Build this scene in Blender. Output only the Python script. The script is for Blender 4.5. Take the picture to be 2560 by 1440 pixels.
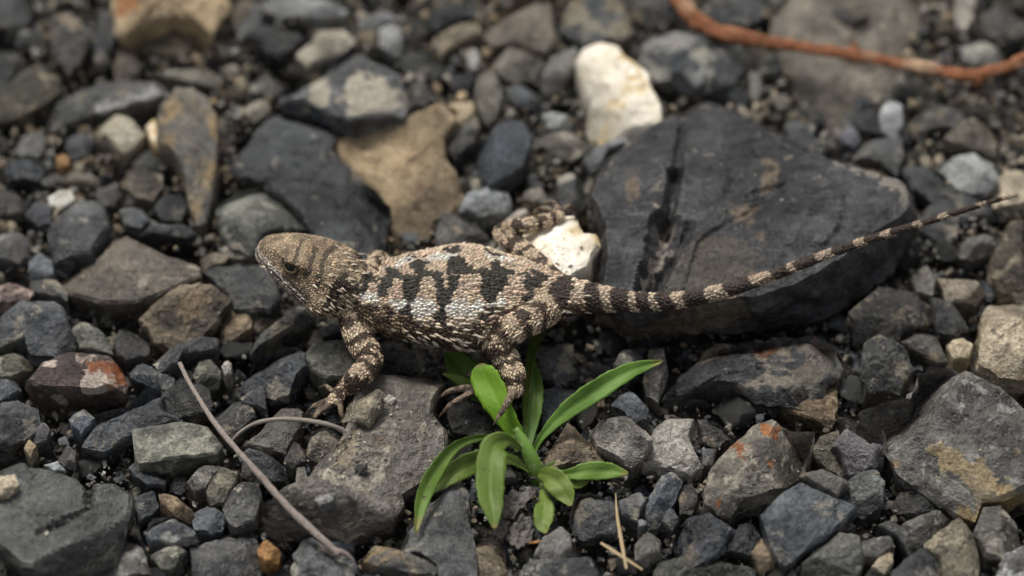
import bpy, bmesh, math, random
import numpy as np
from mathutils import Vector
from mathutils.bvhtree import BVHTree

random.seed(7)
R_ = np.random.default_rng(11)
for o in list(bpy.data.objects):
    bpy.data.objects.remove(o, do_unlink=True)
scn = bpy.context.scene
COL = scn.collection

# ------------------------------------------------------------------ camera
PITCH = math.radians(52.0)            # looking down by this much
DIST = 0.70                           # metres, a macro lens held over the gravel
WIDTH = 0.2327                        # metres of ground across the frame
LENS = 36.0 * DIST / WIDTH
FSTOP = 5.6
cam_d = bpy.data.cameras.new('camera')
cam = bpy.data.objects.new('camera', cam_d)
COL.objects.link(cam)
scn.camera = cam
cam_d.sensor_width = 36.0
cam_d.lens = LENS
cam_d.clip_start = 0.01
cam_d.clip_end = 100.0
CAM = np.array([0.0, -DIST * math.cos(PITCH), DIST * math.sin(PITCH)])
cam.location = CAM
cam.rotation_euler = (math.pi / 2 - PITCH, 0, 0)
cam_d.dof.use_dof = True
cam_d.dof.aperture_fstop = FSTOP
VUP = np.array([0.0, math.sin(PITCH), math.cos(PITCH)])
VFW = np.array([0.0, math.cos(PITCH), -math.sin(PITCH)])
KPX = (36.0 / LENS) / 2560.0
PX = WIDTH / 2560.0                   # metres per photo pixel at the gravel
MM = 0.001


def ray(px, py):
    return np.array([(px - 1280.0) * KPX, 0, 0]) + VUP * ((720.0 - py) * KPX) + VFW


def P(px, py, z=0.0):
    """photo pixel + height above ground in mm -> world point"""
    d = ray(px, py)
    t = (z * MM - CAM[2]) / d[2]
    return CAM + d * t


def to_px(w):
    v = np.asarray(w, float) - CAM
    dep = v @ VFW
    return 1280.0 + v[..., 0] / dep / KPX, 720.0 - (v @ VUP) / dep / KPX


cam_d.dof.focus_distance = float((P(1090, 800, 15) - CAM) @ VFW) - .007

# ------------------------------------------------------------------ overcast daylight
SUN_EL, SUN_AZ = math.radians(58), math.radians(-24)      # from behind the lizard, slightly to its head side
world = bpy.data.worlds.new('World')
scn.world = world
world.use_nodes = True
nt = world.node_tree
nt.nodes.clear()
w_out = nt.nodes.new('ShaderNodeOutputWorld')
w_bg = nt.nodes.new('ShaderNodeBackground')
w_sky = nt.nodes.new('ShaderNodeTexSky')
w_sky.sky_type = 'NISHITA'
w_sky.sun_disc = False
w_sky.sun_elevation = SUN_EL
w_sky.sun_rotation = SUN_AZ
w_sky.dust_density = 4.0
w_hsv = nt.nodes.new('ShaderNodeHueSaturation')           # cloud cover: hardly any blue left
w_hsv.inputs['Saturation'].default_value = 0.36
nt.links.new(w_sky.outputs[0], w_hsv.inputs['Color'])
nt.links.new(w_hsv.outputs[0], w_bg.inputs[0])
w_bg.inputs[1].default_value = 0.056
nt.links.new(w_bg.outputs[0], w_out.inputs[0])
sun_d = bpy.data.lights.new('sun', 'SUN')
sun_d.energy = 1.5
sun_d.angle = math.radians(20)
sun_d.color = (1.0, 0.985, 0.96)
sun = bpy.data.objects.new('sun', sun_d)
COL.objects.link(sun)
sd = Vector((math.sin(SUN_AZ) * math.cos(SUN_EL), math.cos(SUN_AZ) * math.cos(SUN_EL), math.sin(SUN_EL)))
sun.rotation_euler = sd.to_track_quat('Z', 'Y').to_euler()
vs = scn.view_settings
vs.view_transform = 'Standard'
vs.look = 'None'
vs.exposure = 0.98
vs.gamma = 1.0
vs.use_curve_mapping = False
scn.render.engine = 'CYCLES'
scn.cycles.use_denoising = True
scn.cycles.max_bounces = 4
scn.cycles.adaptive_threshold = 0.02
scn.cycles.sample_clamp_indirect = 4.0


# ------------------------------------------------------------------ helpers
def tag(o, label=None, cat=None, group=None, kind=None):
    if label: o['label'] = label
    if cat: o['category'] = cat
    if group: o['group'] = group
    if kind: o['kind'] = kind
    return o


def mesh_obj(name, verts, faces, mat=None, parent=None, smooth=True, sharp=None, origin=None):
    me = bpy.data.meshes.new(name)
    v = np.asarray(verts, float)
    if origin is not None:
        v = v - np.asarray(origin)
    me.from_pydata(v.tolist(), [], faces)
    me.update()
    if smooth:
        me.polygons.foreach_set('use_smooth', np.ones(len(me.polygons), bool))
        if sharp:
            me.set_sharp_from_angle(angle=math.radians(sharp))
    if mat: me.materials.append(mat)
    o = bpy.data.objects.new(name, me)
    COL.objects.link(o)
    if origin is not None: o.location = origin
    if parent: o.parent = parent
    return o


def empty(name, loc=(0, 0, 0)):
    o = bpy.data.objects.new(name, None)
    o.empty_display_size = 0.005
    COL.objects.link(o)
    o.location = loc
    return o


def _hash(ix, iy, iz, s):
    h = (ix * 374761393 + iy * 668265263 + iz * 1274126177 + s * 974634777) & 0xffffffff
    h = ((h ^ (h >> 13)) * 1274126177) & 0xffffffff
    return ((h ^ (h >> 16)) & 0xffff) / 32767.5 - 1.0


def vnoise(p, s=0):
    p = np.asarray(p, float)
    i = np.floor(p).astype(np.int64)
    f = p - i
    f = f * f * (3 - 2 * f)
    r = 0
    for dx in (0, 1):
        for dy in (0, 1):
            for dz in (0, 1):
                w = (f[:, 0] if dx else 1 - f[:, 0]) * (f[:, 1] if dy else 1 - f[:, 1]) * (f[:, 2] if dz else 1 - f[:, 2])
                r = r + w * _hash(i[:, 0] + dx, i[:, 1] + dy, i[:, 2] + dz, s)
    return r


def fbm(p, s=0, octv=4, gain=0.5):
    p = np.asarray(p, float)
    a, r = 1.0, 0
    for k in range(octv):
        r = r + a * vnoise(p * (2.03 ** k), s + k * 17)
        a *= gain
    return r


def inside(poly, x, y):
    """points in polygon, vectorised"""
    x = np.asarray(x, float); y = np.asarray(y, float)
    c = np.zeros(x.shape, bool)
    n = len(poly)
    for i in range(n):
        x0, y0 = poly[i]; x1, y1 = poly[i - 1]
        if y0 == y1: continue
        c ^= ((y0 > y) != (y1 > y)) & (x < (x1 - x0) * (y - y0) / (y1 - y0) + x0)
    return c


def catmull(pts, n):
    """smooth resampling of a point list (any dimension)"""
    p = np.asarray(pts, float)
    q = np.vstack([2 * p[0] - p[1], p, 2 * p[-1] - p[-2]])
    m = len(p) - 1
    out = []
    for u in np.linspace(0, m, n):
        i = min(int(u), m - 1); t = u - i
        a, b, c, d = q[i], q[i + 1], q[i + 2], q[i + 3]
        out.append(0.5 * ((2 * b) + (c - a) * t + (2 * a - 5 * b + 4 * c - d) * t * t + (3 * b - a - 3 * c + d) * t ** 3))
    return np.array(out)


def unit(v):
    v = np.asarray(v, float)
    return v / (np.linalg.norm(v, axis=-1, keepdims=True) + 1e-12)


# ------------------------------------------------------------------ materials
def new_mat(name):
    m = bpy.data.materials.new(name)
    m.use_nodes = True
    t = m.node_tree
    t.nodes.clear()
    out = t.nodes.new('ShaderNodeOutputMaterial')
    b = t.nodes.new('ShaderNodeBsdfPrincipled')
    t.links.new(b.outputs[0], out.inputs[0])
    return m, t, b


def nd(t, kind, **kw):
    n = t.nodes.new('ShaderNode' + kind)
    for k, v in kw.items():
        if k in n.inputs: n.inputs[k].default_value = v
        else: setattr(n, k, v)
    return n


def rgba(c): return (c[0], c[1], c[2], 1.0)


def ramp(t, fac, stops):
    r = nd(t, 'ValToRGB')
    el = r.color_ramp.elements
    while len(el) < len(stops): el.new(0.5)
    for e, (p, c) in zip(el, stops):
        e.position = p
        e.color = rgba(c) if hasattr(c, '__len__') else (c, c, c, 1)
    t.links.new(fac, r.inputs[0])
    return r.outputs[0]


def mixc(t, fac, a, b, mode='MIX'):
    m = nd(t, 'Mix', data_type='RGBA', blend_type=mode)
    for s, v in ((m.inputs[0], fac), (m.inputs[6], a), (m.inputs[7], b)):
        if isinstance(v, (int, float)): s.default_value = v
        elif isinstance(v, tuple): s.default_value = rgba(v)
        else: t.links.new(v, s)
    return m.outputs[2]


def math_(t, op, a, b=None):
    m = nd(t, 'Math', operation=op)
    for s, v in zip(m.inputs, (a, b)):
        if v is None: continue
        if isinstance(v, (int, float)): s.default_value = v
        else: t.links.new(v, s)
    return m.outputs[0]


def rock_mat(name, c1, c2, patches=(), rough=(0.12, 0.52), scale=140, bump=1.0, streak=0.0, edge=0.5, speck=0.5, spec=0.5, attr=None):
    """stone: two-tone mottle, mineral patches (colour, threshold, scale), specks, chipped paler edges, fine relief"""
    m, t, b = new_mat(name)
    L = t.links.new
    tc = nd(t, 'TexCoord'); oi = nd(t, 'ObjectInfo')
    off = nd(t, 'VectorMath', operation='SCALE'); off.inputs[0].default_value = (3.1, 5.7, 1.9); L(oi.outputs['Random'], off.inputs['Scale'])
    co = nd(t, 'VectorMath', operation='ADD'); L(tc.outputs['Object'], co.inputs[0]); L(off.outputs[0], co.inputs[1])
    co = co.outputs[0]
    n1 = nd(t, 'TexNoise', Scale=scale, Detail=6.0, Roughness=0.68); L(co, n1.inputs['Vector'])
    base = ramp(t, n1.outputs[0], [(0.39, c1), (0.61, c2)])
    if streak:
        mp = nd(t, 'Mapping'); mp.inputs['Scale'].default_value = (0.35, 2.4, 3.0); mp.inputs['Rotation'].default_value = (0.2, 0.1, 0.6); L(co, mp.inputs[0])
        ns = nd(t, 'TexNoise', Scale=scale * 2.2, Detail=6.0, Roughness=0.6, Distortion=0.6); L(mp.outputs[0], ns.inputs['Vector'])
        base = mixc(t, math_(t, 'MULTIPLY', ramp(t, ns.outputs[0], [(0.5, 0.0), (0.72, 1.0)]), streak), base, tuple(min(1, x * 2.0 + 0.02) for x in c2))
    # broad brightness drift inside one stone
    nb = nd(t, 'TexNoise', Scale=scale * 0.28, Detail=3.0); L(co, nb.inputs['Vector'])
    base = mixc(t, 1.0, base, ramp(t, nb.outputs[0], [(0.36, 0.55), (0.64, 1.42)]), 'MULTIPLY')
    for k, (pc, th, ps) in enumerate(patches):
        npn = nd(t, 'TexNoise', Scale=ps, Detail=6.0, Roughness=0.62, Distortion=0.4)
        o2 = nd(t, 'VectorMath', operation='ADD'); o2.inputs[1].default_value = (k * 1.7 + 0.3, k * 0.9, 2.2 * k); L(co, o2.inputs[0]); L(o2.outputs[0], npn.inputs['Vector'])
        f = ramp(t, npn.outputs[0], [(th - .045, 0.0), (th, 0.9)])
        nv = nd(t, 'TexNoise', Scale=ps * 6, Detail=2.0); L(co, nv.inputs['Vector'])
        pcol = mixc(t, nv.outputs[0], tuple(x * 0.62 for x in pc), tuple(min(0.9, x * 1.25) for x in pc))
        base = mixc(t, f, base, pcol)
    sa = nd(t, 'Attribute', attribute_name='stain')  # stain colour, also carries the painted slab edge highlights
    nst = nd(t, 'TexNoise', Scale=260.0, Detail=5.0, Roughness=0.7); L(co, nst.inputs['Vector'])
    sm_ = nd(t, 'Attribute', attribute_name='stain_highlight_mask')
    sf = ramp(t, math_(t, 'ADD', sm_.outputs['Fac'], math_(t, 'MULTIPLY', math_(t, 'SUBTRACT', nst.outputs[0], .5), 1.7)), [(0.48, 0.0), (0.62, 0.92)])
    sf = math_(t, 'MULTIPLY', sf, math_(t, 'GREATER_THAN', sm_.outputs['Fac'], .02))
    base = mixc(t, sf, base, sa.outputs['Color'])
    # specks
    ng = nd(t, 'TexNoise', Scale=scale * 9, Detail=3.0, Roughness=0.7); L(co, ng.inputs['Vector'])
    base = mixc(t, speck, base, mixc(t, 1.0, base, ramp(t, ng.outputs[0], [(0.34, 0.4), (0.5, 1.0), (0.66, 2.1)]), 'MULTIPLY'))
    # paler broken edges
    ge = nd(t, 'NewGeometry')
    ef = math_(t, 'MULTIPLY', ramp(t, ge.outputs['Pointiness'], [(0.51, 0.0), (0.57, 1.0)]), ramp(t, n1.outputs[0], [(0.40, 0.1), (0.62, 1.0)]))
    base = mixc(t, math_(t, 'MULTIPLY', ef, edge), base, tuple(min(0.85, x * 1.7 + 0.035) for x in c2))
    # each stone a little lighter or darker, warmer or cooler
    hv = nd(t, 'HueSaturation'); L(base, hv.inputs['Color'])
    mr = nd(t, 'MapRange'); L(oi.outputs['Random'], mr.inputs[0]); mr.inputs[3].default_value = 0.78; mr.inputs[4].default_value = 1.22
    L(mr.outputs[0], hv.inputs['Value'])
    wn = nd(t, 'TexWhiteNoise', noise_dimensions='1D'); L(oi.outputs['Random'], wn.inputs['W'])
    tint = ramp(t, wn.outputs['Value'], [(0.0, (1.10, 1.0, .87)), (.5, (1.0, 1.0, .97)), (1.0, (.93, 1.0, 1.08))])
    L(mixc(t, 1.0, hv.outputs[0], tint, 'MULTIPLY'), b.inputs['Base Color'])
    nr = nd(t, 'TexNoise', Scale=scale * 0.6, Detail=5.0); L(co, nr.inputs['Vector'])
    L(ramp(t, nr.outputs[0], [(0.45, rough[0]), (0.57, rough[1])]), b.inputs['Roughness'])
    b.inputs['Specular IOR Level'].default_value = spec
    hb = nd(t, 'TexNoise', Scale=scale * 4.5, Detail=4.0, Roughness=0.78); L(co, hb.inputs['Vector'])
    hm = nd(t, 'TexNoise', Scale=scale * 1.5, Detail=5.0, Roughness=0.6, Distortion=0.8); L(co, hm.inputs['Vector'])
    vc = nd(t, 'TexVoronoi', Scale=scale * 1.1, feature='DISTANCE_TO_EDGE'); 
    wv = nd(t, 'VectorMath', operation='MULTIPLY_ADD'); L(hm.outputs['Color'], wv.inputs[0]); wv.inputs[1].default_value = (.006, .006, .006); L(co, wv.inputs[2]); L(wv.outputs[0], vc.inputs['Vector'])
    ht_ = math_(t, 'ADD', math_(t, 'MULTIPLY', hm.outputs[0], 1.6), math_(t, 'MULTIPLY', hb.outputs[0], 1.3))
    ht_ = math_(t, 'ADD', ht_, math_(t, 'MULTIPLY', ramp(t, vc.outputs['Distance'], [(0.0, 0.0), (0.03, 1.0)]), .07))
    bp = nd(t, 'Bump', Strength=0.75 * bump, Distance=0.0013); L(ht_, bp.inputs['Height'])
    L(bp.outputs[0], b.inputs['Normal'])
    return m


MAT = {}
CREAM, RUST, LICH = (0.40, 0.37, 0.30), (0.24, 0.075, 0.020), (0.25, 0.19, 0.105)
WHT = (0.60, 0.56, 0.50)
DUST = (.20, .175, .135)
MAT['slate'] = rock_mat('slate', (.028, .029, .029), (.092, .092, .090), [(DUST, .60, 120), ((.30, .27, .22), .68, 330)], streak=.3)
MAT['blue'] = rock_mat('blue_slate', (.030, .034, .039), (.090, .096, .104), [((.22, .20, .165), .63, 110)], streak=.25)
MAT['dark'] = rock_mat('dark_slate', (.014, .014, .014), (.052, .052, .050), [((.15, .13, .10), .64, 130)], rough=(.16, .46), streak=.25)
MAT['black'] = rock_mat('wet_black_slate', (.010, .011, .013), (.040, .043, .048), [((.12, .096, .072), .60, 45), ((.24, .22, .19), .69, 160)], rough=(.14, .46), streak=.5, edge=.9, spec=.42, bump=.9, scale=130)
MAT['blackrust'] = rock_mat('wet_black_slate_with_rust', (.018, .018, .018), (.062, .058, .052), [(RUST, .645, 80), ((.24, .19, .13), .62, 110)], rough=(.10, .38), streak=.4, edge=.9, spec=.6, bump=.9)
MAT['taupe'] = rock_mat('taupe_stone', (.068, .060, .050), (.155, .141, .119), [((.27, .245, .205), .63, 120)], scale=110)
MAT['brown'] = rock_mat('brown_stone', (.050, .037, .025), (.170, .132, .088), [((.30, .24, .16), .62, 150)], streak=.6)
MAT['tan'] = rock_mat('tan_sandstone', (.28, .21, .13), (.47, .38, .25), [((.17, .105, .07), .64, 150)], scale=200, edge=.2)
MAT['beige'] = rock_mat('beige_stone', (.25, .215, .155), (.46, .41, .32), [((.12, .11, .09), .64, 140)], edge=.2)
MAT['white'] = rock_mat('white_quartz', (.60, .54, .43), (.78, .74, .655), [((.60, .46, .24), .60, 60), ((.20, .15, .07), .715, 110)], scale=80, rough=(.35, .6), edge=.0, speck=.12, bump=.6)
MAT['olive'] = rock_mat('olive_grey_stone', (.045, .042, .032), (.140, .131, .100), [((.29, .265, .20), .62, 150)])
MAT['light'] = rock_mat('pale_grey_stone', (.17, .165, .152), (.34, .33, .31), [((.09, .085, .08), .63, 130)], edge=.2)
MAT['orange'] = rock_mat('orange_earth', (.36, .18, .06), (.52, .30, .12), edge=.1)
MAT['cream'] = rock_mat('cream_patched_slate', (.050, .053, .057), (.125, .127, .128), [(CREAM, .565, 85), (RUST, .71, 170)])
MAT['rust'] = rock_mat('rust_patched_stone', (.045, .041, .036), (.140, .124, .098), [((.33, .30, .24), .60, 260), (RUST, .70, 110)], rough=(.3, .6), streak=.45)
MAT['rustwhite'] = rock_mat('rust_and_white_stone', (.055, .038, .038), (.120, .092, .084), [(RUST, .66, 90), ((.40, .34, .31), .63, 110), ((.09, .09, .075), .56, 60)])
MAT['lichen'] = rock_mat('ochre_lichen_stone', (.052, .054, .053), (.125, .123, .114), [(LICH, .575, 110), ((.2, .17, .12), .60, 200)])
MAT['ochre'] = rock_mat('ochre_banded_stone', (.066, .058, .050), (.160, .145, .126), [((.26, .24, .21), .62, 210), ((.33, .23, .10), .60, 42)], scale=120)
MAT['purple'] = rock_mat('purple_grey_slate', (.060, .059, .068), (.125, .122, .135), streak=.4)
MAT['brownslab'] = rock_mat('brown_grey_slab', (.046, .041, .036), (.128, .117, .102), [((.34, .31, .26), .61, 95), ((.11, .075, .045), .70, 60)], scale=95, streak=.55, rough=(.34, .66))
MAT['green'] = rock_mat('green_grey_slate', (.033, .035, .031), (.088, .089, .079), [((.20, .18, .135), .66, 80)], scale=90, streak=.35)

# ------------------------------------------------------------------ stones traced from the photograph
# (label, material, outline as photo pixels, options): z = height of its top in mm, T = thickness in mm, tilt = slope of the top
S = []


def st(label, mat, pts, **kw):
    v = [float(a) for a in pts.replace(';', ' ').replace(',', ' ').split()]
    S.append((label, mat, list(zip(v[0::2], v[1::2])), kw))


# --- big pieces
st('big wet black slate slab that the lizard tail lies across', 'black',
   '1505,715;1512,640;1512,560;1478,490;1492,430;1530,380;1600,330;1700,290;1760,255;1830,275;1900,310;1960,355;2060,395;2200,425;2265,465;2282,510;2256,540;2165,598;2107,640;2010,692;1900,738;1700,765;1560,772',
   z=15, T=22, name='flat_stone', dome=.03, facets=0, n=240, K=64, rough=.020, ledge=.03, flare=.3, tilt=(0, .03), groove=[((1705, 330), (1690, 430), 14, 1.6), ((1690, 430), (1668, 560), 20, 4.0), ((1668, 560), (1622, 735), 40, 6.0), ((1720, 575), (1640, 700), 24, 3.0), ((1870, 500), (1960, 470), 10, .7), ((1990, 500), (2090, 480), 9, .5), ((1830, 560), (1900, 520), 9, .6)],
   lower='1470,815;1490,715;1500,560;1476,490;1490,430;1530,380;1600,330;1700,290;1760,255;1830,275;1900,310;1960,355;2060,395;2200,425;2270,465;2292,520;2285,600;2230,685;2150,745;2060,808;1900,820;1700,832;1560,835')
st('flat brown grey slab with gritty top beneath the lizard forefoot', 'brownslab',
   '890,960;950,935;1000,925;1090,918;1112,950;1082,1000;1078,1030;1110,1060;1117,1110;1092,1160;1040,1200;1005,1225;1010,1245;980,1290;900,1305;860,1318;790,1290;690,1290;660,1272;658,1240;720,1215;770,1190;800,1150;850,1095;870,1050', z=8, T=15, name='flat_stone', dome=.04, facets=3, n=90, rough=.018)
st('broad green grey slab with a stepped crack beside the tan pebble', 'green',
   '-20,1125;37,1125;67,1162;150,1177;195,1196;222,1228;250,1207;285,1207;330,1237;326,1286;311,1320;281,1387;206,1421;97,1417;49,1410;-20,1350', z=9, T=14, name='flat_stone', dome=.05, facets=3, n=80, rough=.014,
   groove=[((222, 1210), (222, 1275), 9, 2.0), ((222, 1275), (95, 1335), 8, 1.4), ((10, 1375), (60, 1425), 8, 1.5)])
st('large grey slab with ochre stain and pale specks beside the tan boulder', 'ochre',
   '2164,1013;2261,965;2293,900;2373,892;2486,957;2580,1025;2580,1210;2502,1259;2458,1259;2442,1287;2325,1222;2245,1158;2216,1102;2204,1053', z=11, T=17, tilt=(.0, .25), name='flat_stone', facets=4, n=80, dome=.07)
st('matte dark slate slab leaning behind the lizard head', 'dark',
   '580,410;640,330;690,290;740,270;800,290;840,350;830,380;900,450;965,500;968,540;955,600;940,660;880,650;830,620;790,590;760,545;720,505;660,455;600,440', z=5, T=11, tilt=(0, -.1), name='flat_stone', facets=3, dome=.06, n=70)
st('flat smooth taupe slab beside the brown ridged stone', 'taupe',
   '150,694;197,664;211,643;253,625;281,590;316,580;366,604;415,632;457,636;499,657;505,689;450,713;387,741;337,755;246,755;176,735;165,710', z=6, T=12, name='flat_stone', facets=2, dome=.05, n=60, rough=.012)
st('tan sandstone block lying behind the dark slab', 'tan',
   '828,365;925,310;1010,285;1115,255;1135,270;1142,300;1105,350;1112,395;1152,440;1162,475;1085,540;1072,580;1000,605;978,615;968,530;960,495;905,450;850,400', z=4, T=10, facets=3, dome=.05, n=60, name='sandstone_block')
st('silty grey brown flat stone under the red twig', 'taupe',
   '1925,30;2000,-40;2300,-40;2305,60;2255,130;2240,220;2185,275;2120,300;2060,330;2040,300;1990,230;1960,150;1920,90', z=0, T=8, facets=3, dome=.05, n=50, name='flat_stone')
st('wet black slab with orange mineral streaks below the lizard tail slab', 'blackrust',
   '1665,985;1700,930;1800,850;1950,838;2030,830;2092,860;2088,930;2062,965;2040,1020;1960,992;1890,990;1840,962;1740,962;1700,975', z=5, T=11, tilt=(0, .1), name='flat_stone', n=60, facets=4, dome=.1)
st('ragged grey brown stone jutting under the orange streaked wet slab', 'brown', '1925,1005;2010,1000;2062,968;2092,940;2095,1020;2078,1056;2010,1042', z=1.5)
st('rust spotted slab resting above the blue triangular stone', 'rust',
   '1761,1255;1777,1166;1826,1114;1882,1065;1930,1043;1979,1065;2039,1065;2040,1094;2015,1134;2003,1182;1950,1206;1850,1247;1826,1279;1793,1275', z=9, T=12, tilt=(.05, .12), name='flat_stone', facets=4, n=60, rough=.03)
st('triangular blue slate with a smooth damp face', 'blue',
   '1902,1271;1963,1222;2003,1200;2083,1239;2146,1263;2120,1295;2063,1343;1963,1402;1930,1368;1914,1319', z=7, T=12, facets=2, dome=.06, n=56, rough=.012)
st('grey slab speckled with purple under the seedling leaves', 'slate',
   '997,1365;1026,1295;1074,1247;1150,1206;1177,1235;1173,1303;1193,1384;1193,1460;1098,1460;1090,1404;1050,1380', z=3, T=9, facets=3, dome=.08, n=50)

# --- white quartz
st('white quartz lump under the lizard far hind foot', 'white',
   '1228,625;1250,590;1330,562;1400,545;1440,538;1455,570;1468,590;1495,588;1500,615;1480,638;1470,672;1430,698;1380,695;1320,665;1260,642', z=14.5, T=20, facets=1, dome=.30, rough=.03, n=64, name='quartz_stone', tilt=(0, 0), ledge=.02)
st('cream white quartz stone with ochre blotches behind the wet slab', 'white',
   '1440,150;1460,120;1500,103;1545,113;1562,140;1620,175;1630,210;1650,260;1656,292;1620,317;1560,337;1490,350;1470,320;1475,260;1455,220;1445,190', z=8, T=13, facets=2, dome=.25, rough=.03, n=60, name='quartz_stone')
st('thin white chip standing beside the ochre lichen stone', 'white', '362,309;383,290;402,330;402,366;380,358;372,338', z=5, name='quartz_stone')
st('small bright white pebble behind the split grey rock', 'white', '118,478;180,473;186,495;147,517;124,507', z=4, name='quartz_stone')
st('pale bluish white pebble beside the dark slate chip', 'light', '944,70;969,55;1004,67;1008,95;1000,125;976,128;950,110', z=4, name='pebble')

# --- behind: head side corner
st('large tan stone with orange stain above a dark hollow', 'tan', '275,0;300,-70;545,-70;558,0;532,84;494,46;432,37;365,56;316,86;298,80', z=9, T=9, facets=2, name='sandstone_block')
st('brown stand-in for the shaded hollow under the orange stained stone', 'brown', '320,96;365,66;432,48;490,56;526,92;510,125;420,140;340,128', z=0, T=5)  # brown shape put in for the dark cavity beneath the overhang
st('tall smooth blue grey pebble beside the orange stained stone', 'blue', '246,21;267,5;292,20;297,60;280,116;260,160;233,152;242,88', z=6, name='pebble')
st('dark upright stone beside the tall blue pebble', 'slate', '130,40;158,12;197,44;227,88;220,116;199,165;169,178;148,150;128,130', z=6)
st('dark stone at the gravel edge beside the pale speck', 'dark', '-20,116;35,110;47,148;40,183;22,213;-20,215', z=3)
st('olive grey boulder behind the long pale edged slate', 'olive', '40,185;70,153;120,156;150,211;125,234;86,262;35,294;-20,296;-20,218;22,213', z=4)
st('long slate with a pale front edge beside the olive boulder', 'slate', '88,282;197,225;267,203;408,198;438,225;375,252;246,280;190,304;116,325;96,304', z=4, facets=3)
st('tall slate blade coated in ochre lichen', 'lichen', '400,250;440,212;480,203;517,235;539,275;543,390;532,490;514,547;490,550;470,500;455,430;440,392;402,350;390,300', z=8, T=13, facets=3, dome=.15, n=50)
st('flaky tan stone beside the thin white chip', 'beige', '232,330;243,302;288,283;337,294;360,318;338,354;309,374;292,368;267,340', z=5)
st('curved brown shard below the flaky tan stone', 'brown', '286,418;330,413;366,428;398,415;406,457;382,494;337,487;297,445', z=4)
st('rounded dark pebble below the thin white chip', 'dark', '325,376;373,364;417,404;400,418;366,428;330,413', z=2, name='pebble')
st('beige splinter behind the ochre lichen blade', 'beige', '380,168;520,170;561,186;528,209;485,205;412,192', z=3)
st('round taupe stone under the tall blue pebble', 'taupe', '279,141;302,112;338,130;354,169;338,192;286,199', z=2, name='pebble')
st('small round tan pebble beside the beige splinter', 'beige', '564,165;580,154;596,166;598,182;582,190;566,182', z=3, name='pebble')
st('tiny tan pebble touching the round tan pebble', 'beige', '585,198;602,190;616,202;612,218;594,222', z=2, name='pebble')
st('pinkish beige pebble beside the cream patched boulder', 'beige', '600,262;626,245;668,245;677,271;633,297;604,283', z=4, name='pebble')
st('yellowish beige block behind the cream patched boulder', 'beige', '740,132;784,102;793,72;858,68;884,90;888,111;844,136;767,164', z=6)
st('large boulder patched with cream mineral behind the dark slab', 'blue', '703,238;745,192;790,162;830,140;882,105;930,150;1000,180;1016,240;1002,277;930,288;880,302;830,282;770,252;730,242', z=9, T=12, facets=4, n=60)
st('dark angular stone beside the yellowish beige block', 'dark', '606,84;626,52;668,62;738,70;776,84;744,118;700,143;666,136;648,104', z=5)
st('mossy grey brown rock with a tan rim behind the lizard snout', 'olive', '538,500;600,463;650,446;692,480;732,510;777,530;783,560;722,572;662,582;640,614;580,605;543,562', z=6, n=50)
st('bright orange pebble on dark grit', 'orange', '138,388;158,380;176,394;174,412;154,418;140,408', z=4, name='pebble')
st('small flat grey chip below the orange pebble', 'taupe', '103,436;186,427;245,436;245,456;148,458', z=2)
st('pale grey block beside the small bright white pebble', 'taupe', '238,470;290,458;302,480;287,512;248,514', z=3)
st('grey stone wedged between the olive boulder and long slate', 'taupe', '60,325;110,328;118,360;95,392;50,388;30,360', z=2)
st('slate chip beside the flaky tan stone', 'blue', '165,345;215,325;232,345;225,385;180,395;160,372', z=2)
st('grey pebble pile stone beside the orange pebble', 'slate', '20,400;75,395;120,410;95,440;35,445;10,425', z=2)
st('dim grey block at the far gravel edge', 'slate', '-20,-20;70,-20;95,20;60,60;10,70;-20,60', z=2)
st('rusty brown sliver beside the orange stained stone', 'brown', '560,10;600,-10;640,5;630,45;585,60;560,40', z=2)
st('grey rounded stone behind the dark angular stone', 'light', '640,0;700,-20;780,-20;870,0;860,30;790,38;700,30', z=3)
st('pale upright chip beside the dark angular stone', 'slate', '590,70;620,40;640,-10;660,20;650,60;620,95;596,100', z=3)

# --- behind: middle
st('square tan chip broken from the sandstone block', 'tan', '1118,262;1176,233;1192,278;1154,312', z=5, T=9)
st('long dark chip across the sandstone corner', 'slate', '1104,375;1134,334;1191,280;1199,310;1185,354;1138,392', z=6, T=11)
st('slender oval grey pebble behind the blue teardrop pebble', 'taupe', '1185,228;1197,182;1222,167;1248,197;1259,239;1244,283;1222,304;1200,283', z=5, name='pebble')
st('smooth blue grey teardrop pebble behind the lizard back', 'blue', '1185,366;1215,336;1239,312;1275,297;1308,301;1332,334;1326,370;1308,412;1277,438;1225,463;1200,430', z=6, name='pebble', facets=2, rough=.008)
st('big taupe stone behind the slender oval pebble', 'taupe', '1206,87;1240,40;1290,-20;1372,-20;1387,80;1412,100;1380,115;1360,133;1290,108;1240,112', z=5)
st('grey wedge under the big taupe stone', 'taupe', '1234,143;1275,112;1341,118;1365,138;1351,178;1292,199;1252,185', z=3)
st('rounded grey boulder with ochre spots behind the cream quartz', 'lichen', '1390,30;1430,-2;1480,-20;1552,-5;1577,50;1577,82;1547,97;1490,100;1430,77;1393,56', z=7)
st('dark taupe stone leaning on the cream quartz', 'taupe', '1347,199;1377,143;1440,113;1445,160;1407,199;1370,220', z=4)
st('slanted white chip beside the slender oval pebble', 'light', '1163,137;1185,116;1202,140;1192,172;1175,172', z=4)
st('arched beige stone behind the slanted white chip', 'beige', '1079,100;1152,47;1198,55;1202,78;1152,97;1099,129', z=5)
st('pale grey sliver behind the pale bluish pebble', 'light', '896,47;969,26;999,39;948,60;902,70', z=3)
st('tan brown lump beside the yellowish beige block', 'brown', '893,82;940,70;942,118;905,111', z=3)
st('round dark pebble beside the arched beige stone', 'dark', '1128,192;1170,168;1187,200;1167,228;1130,228', z=2, name='pebble')
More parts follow.
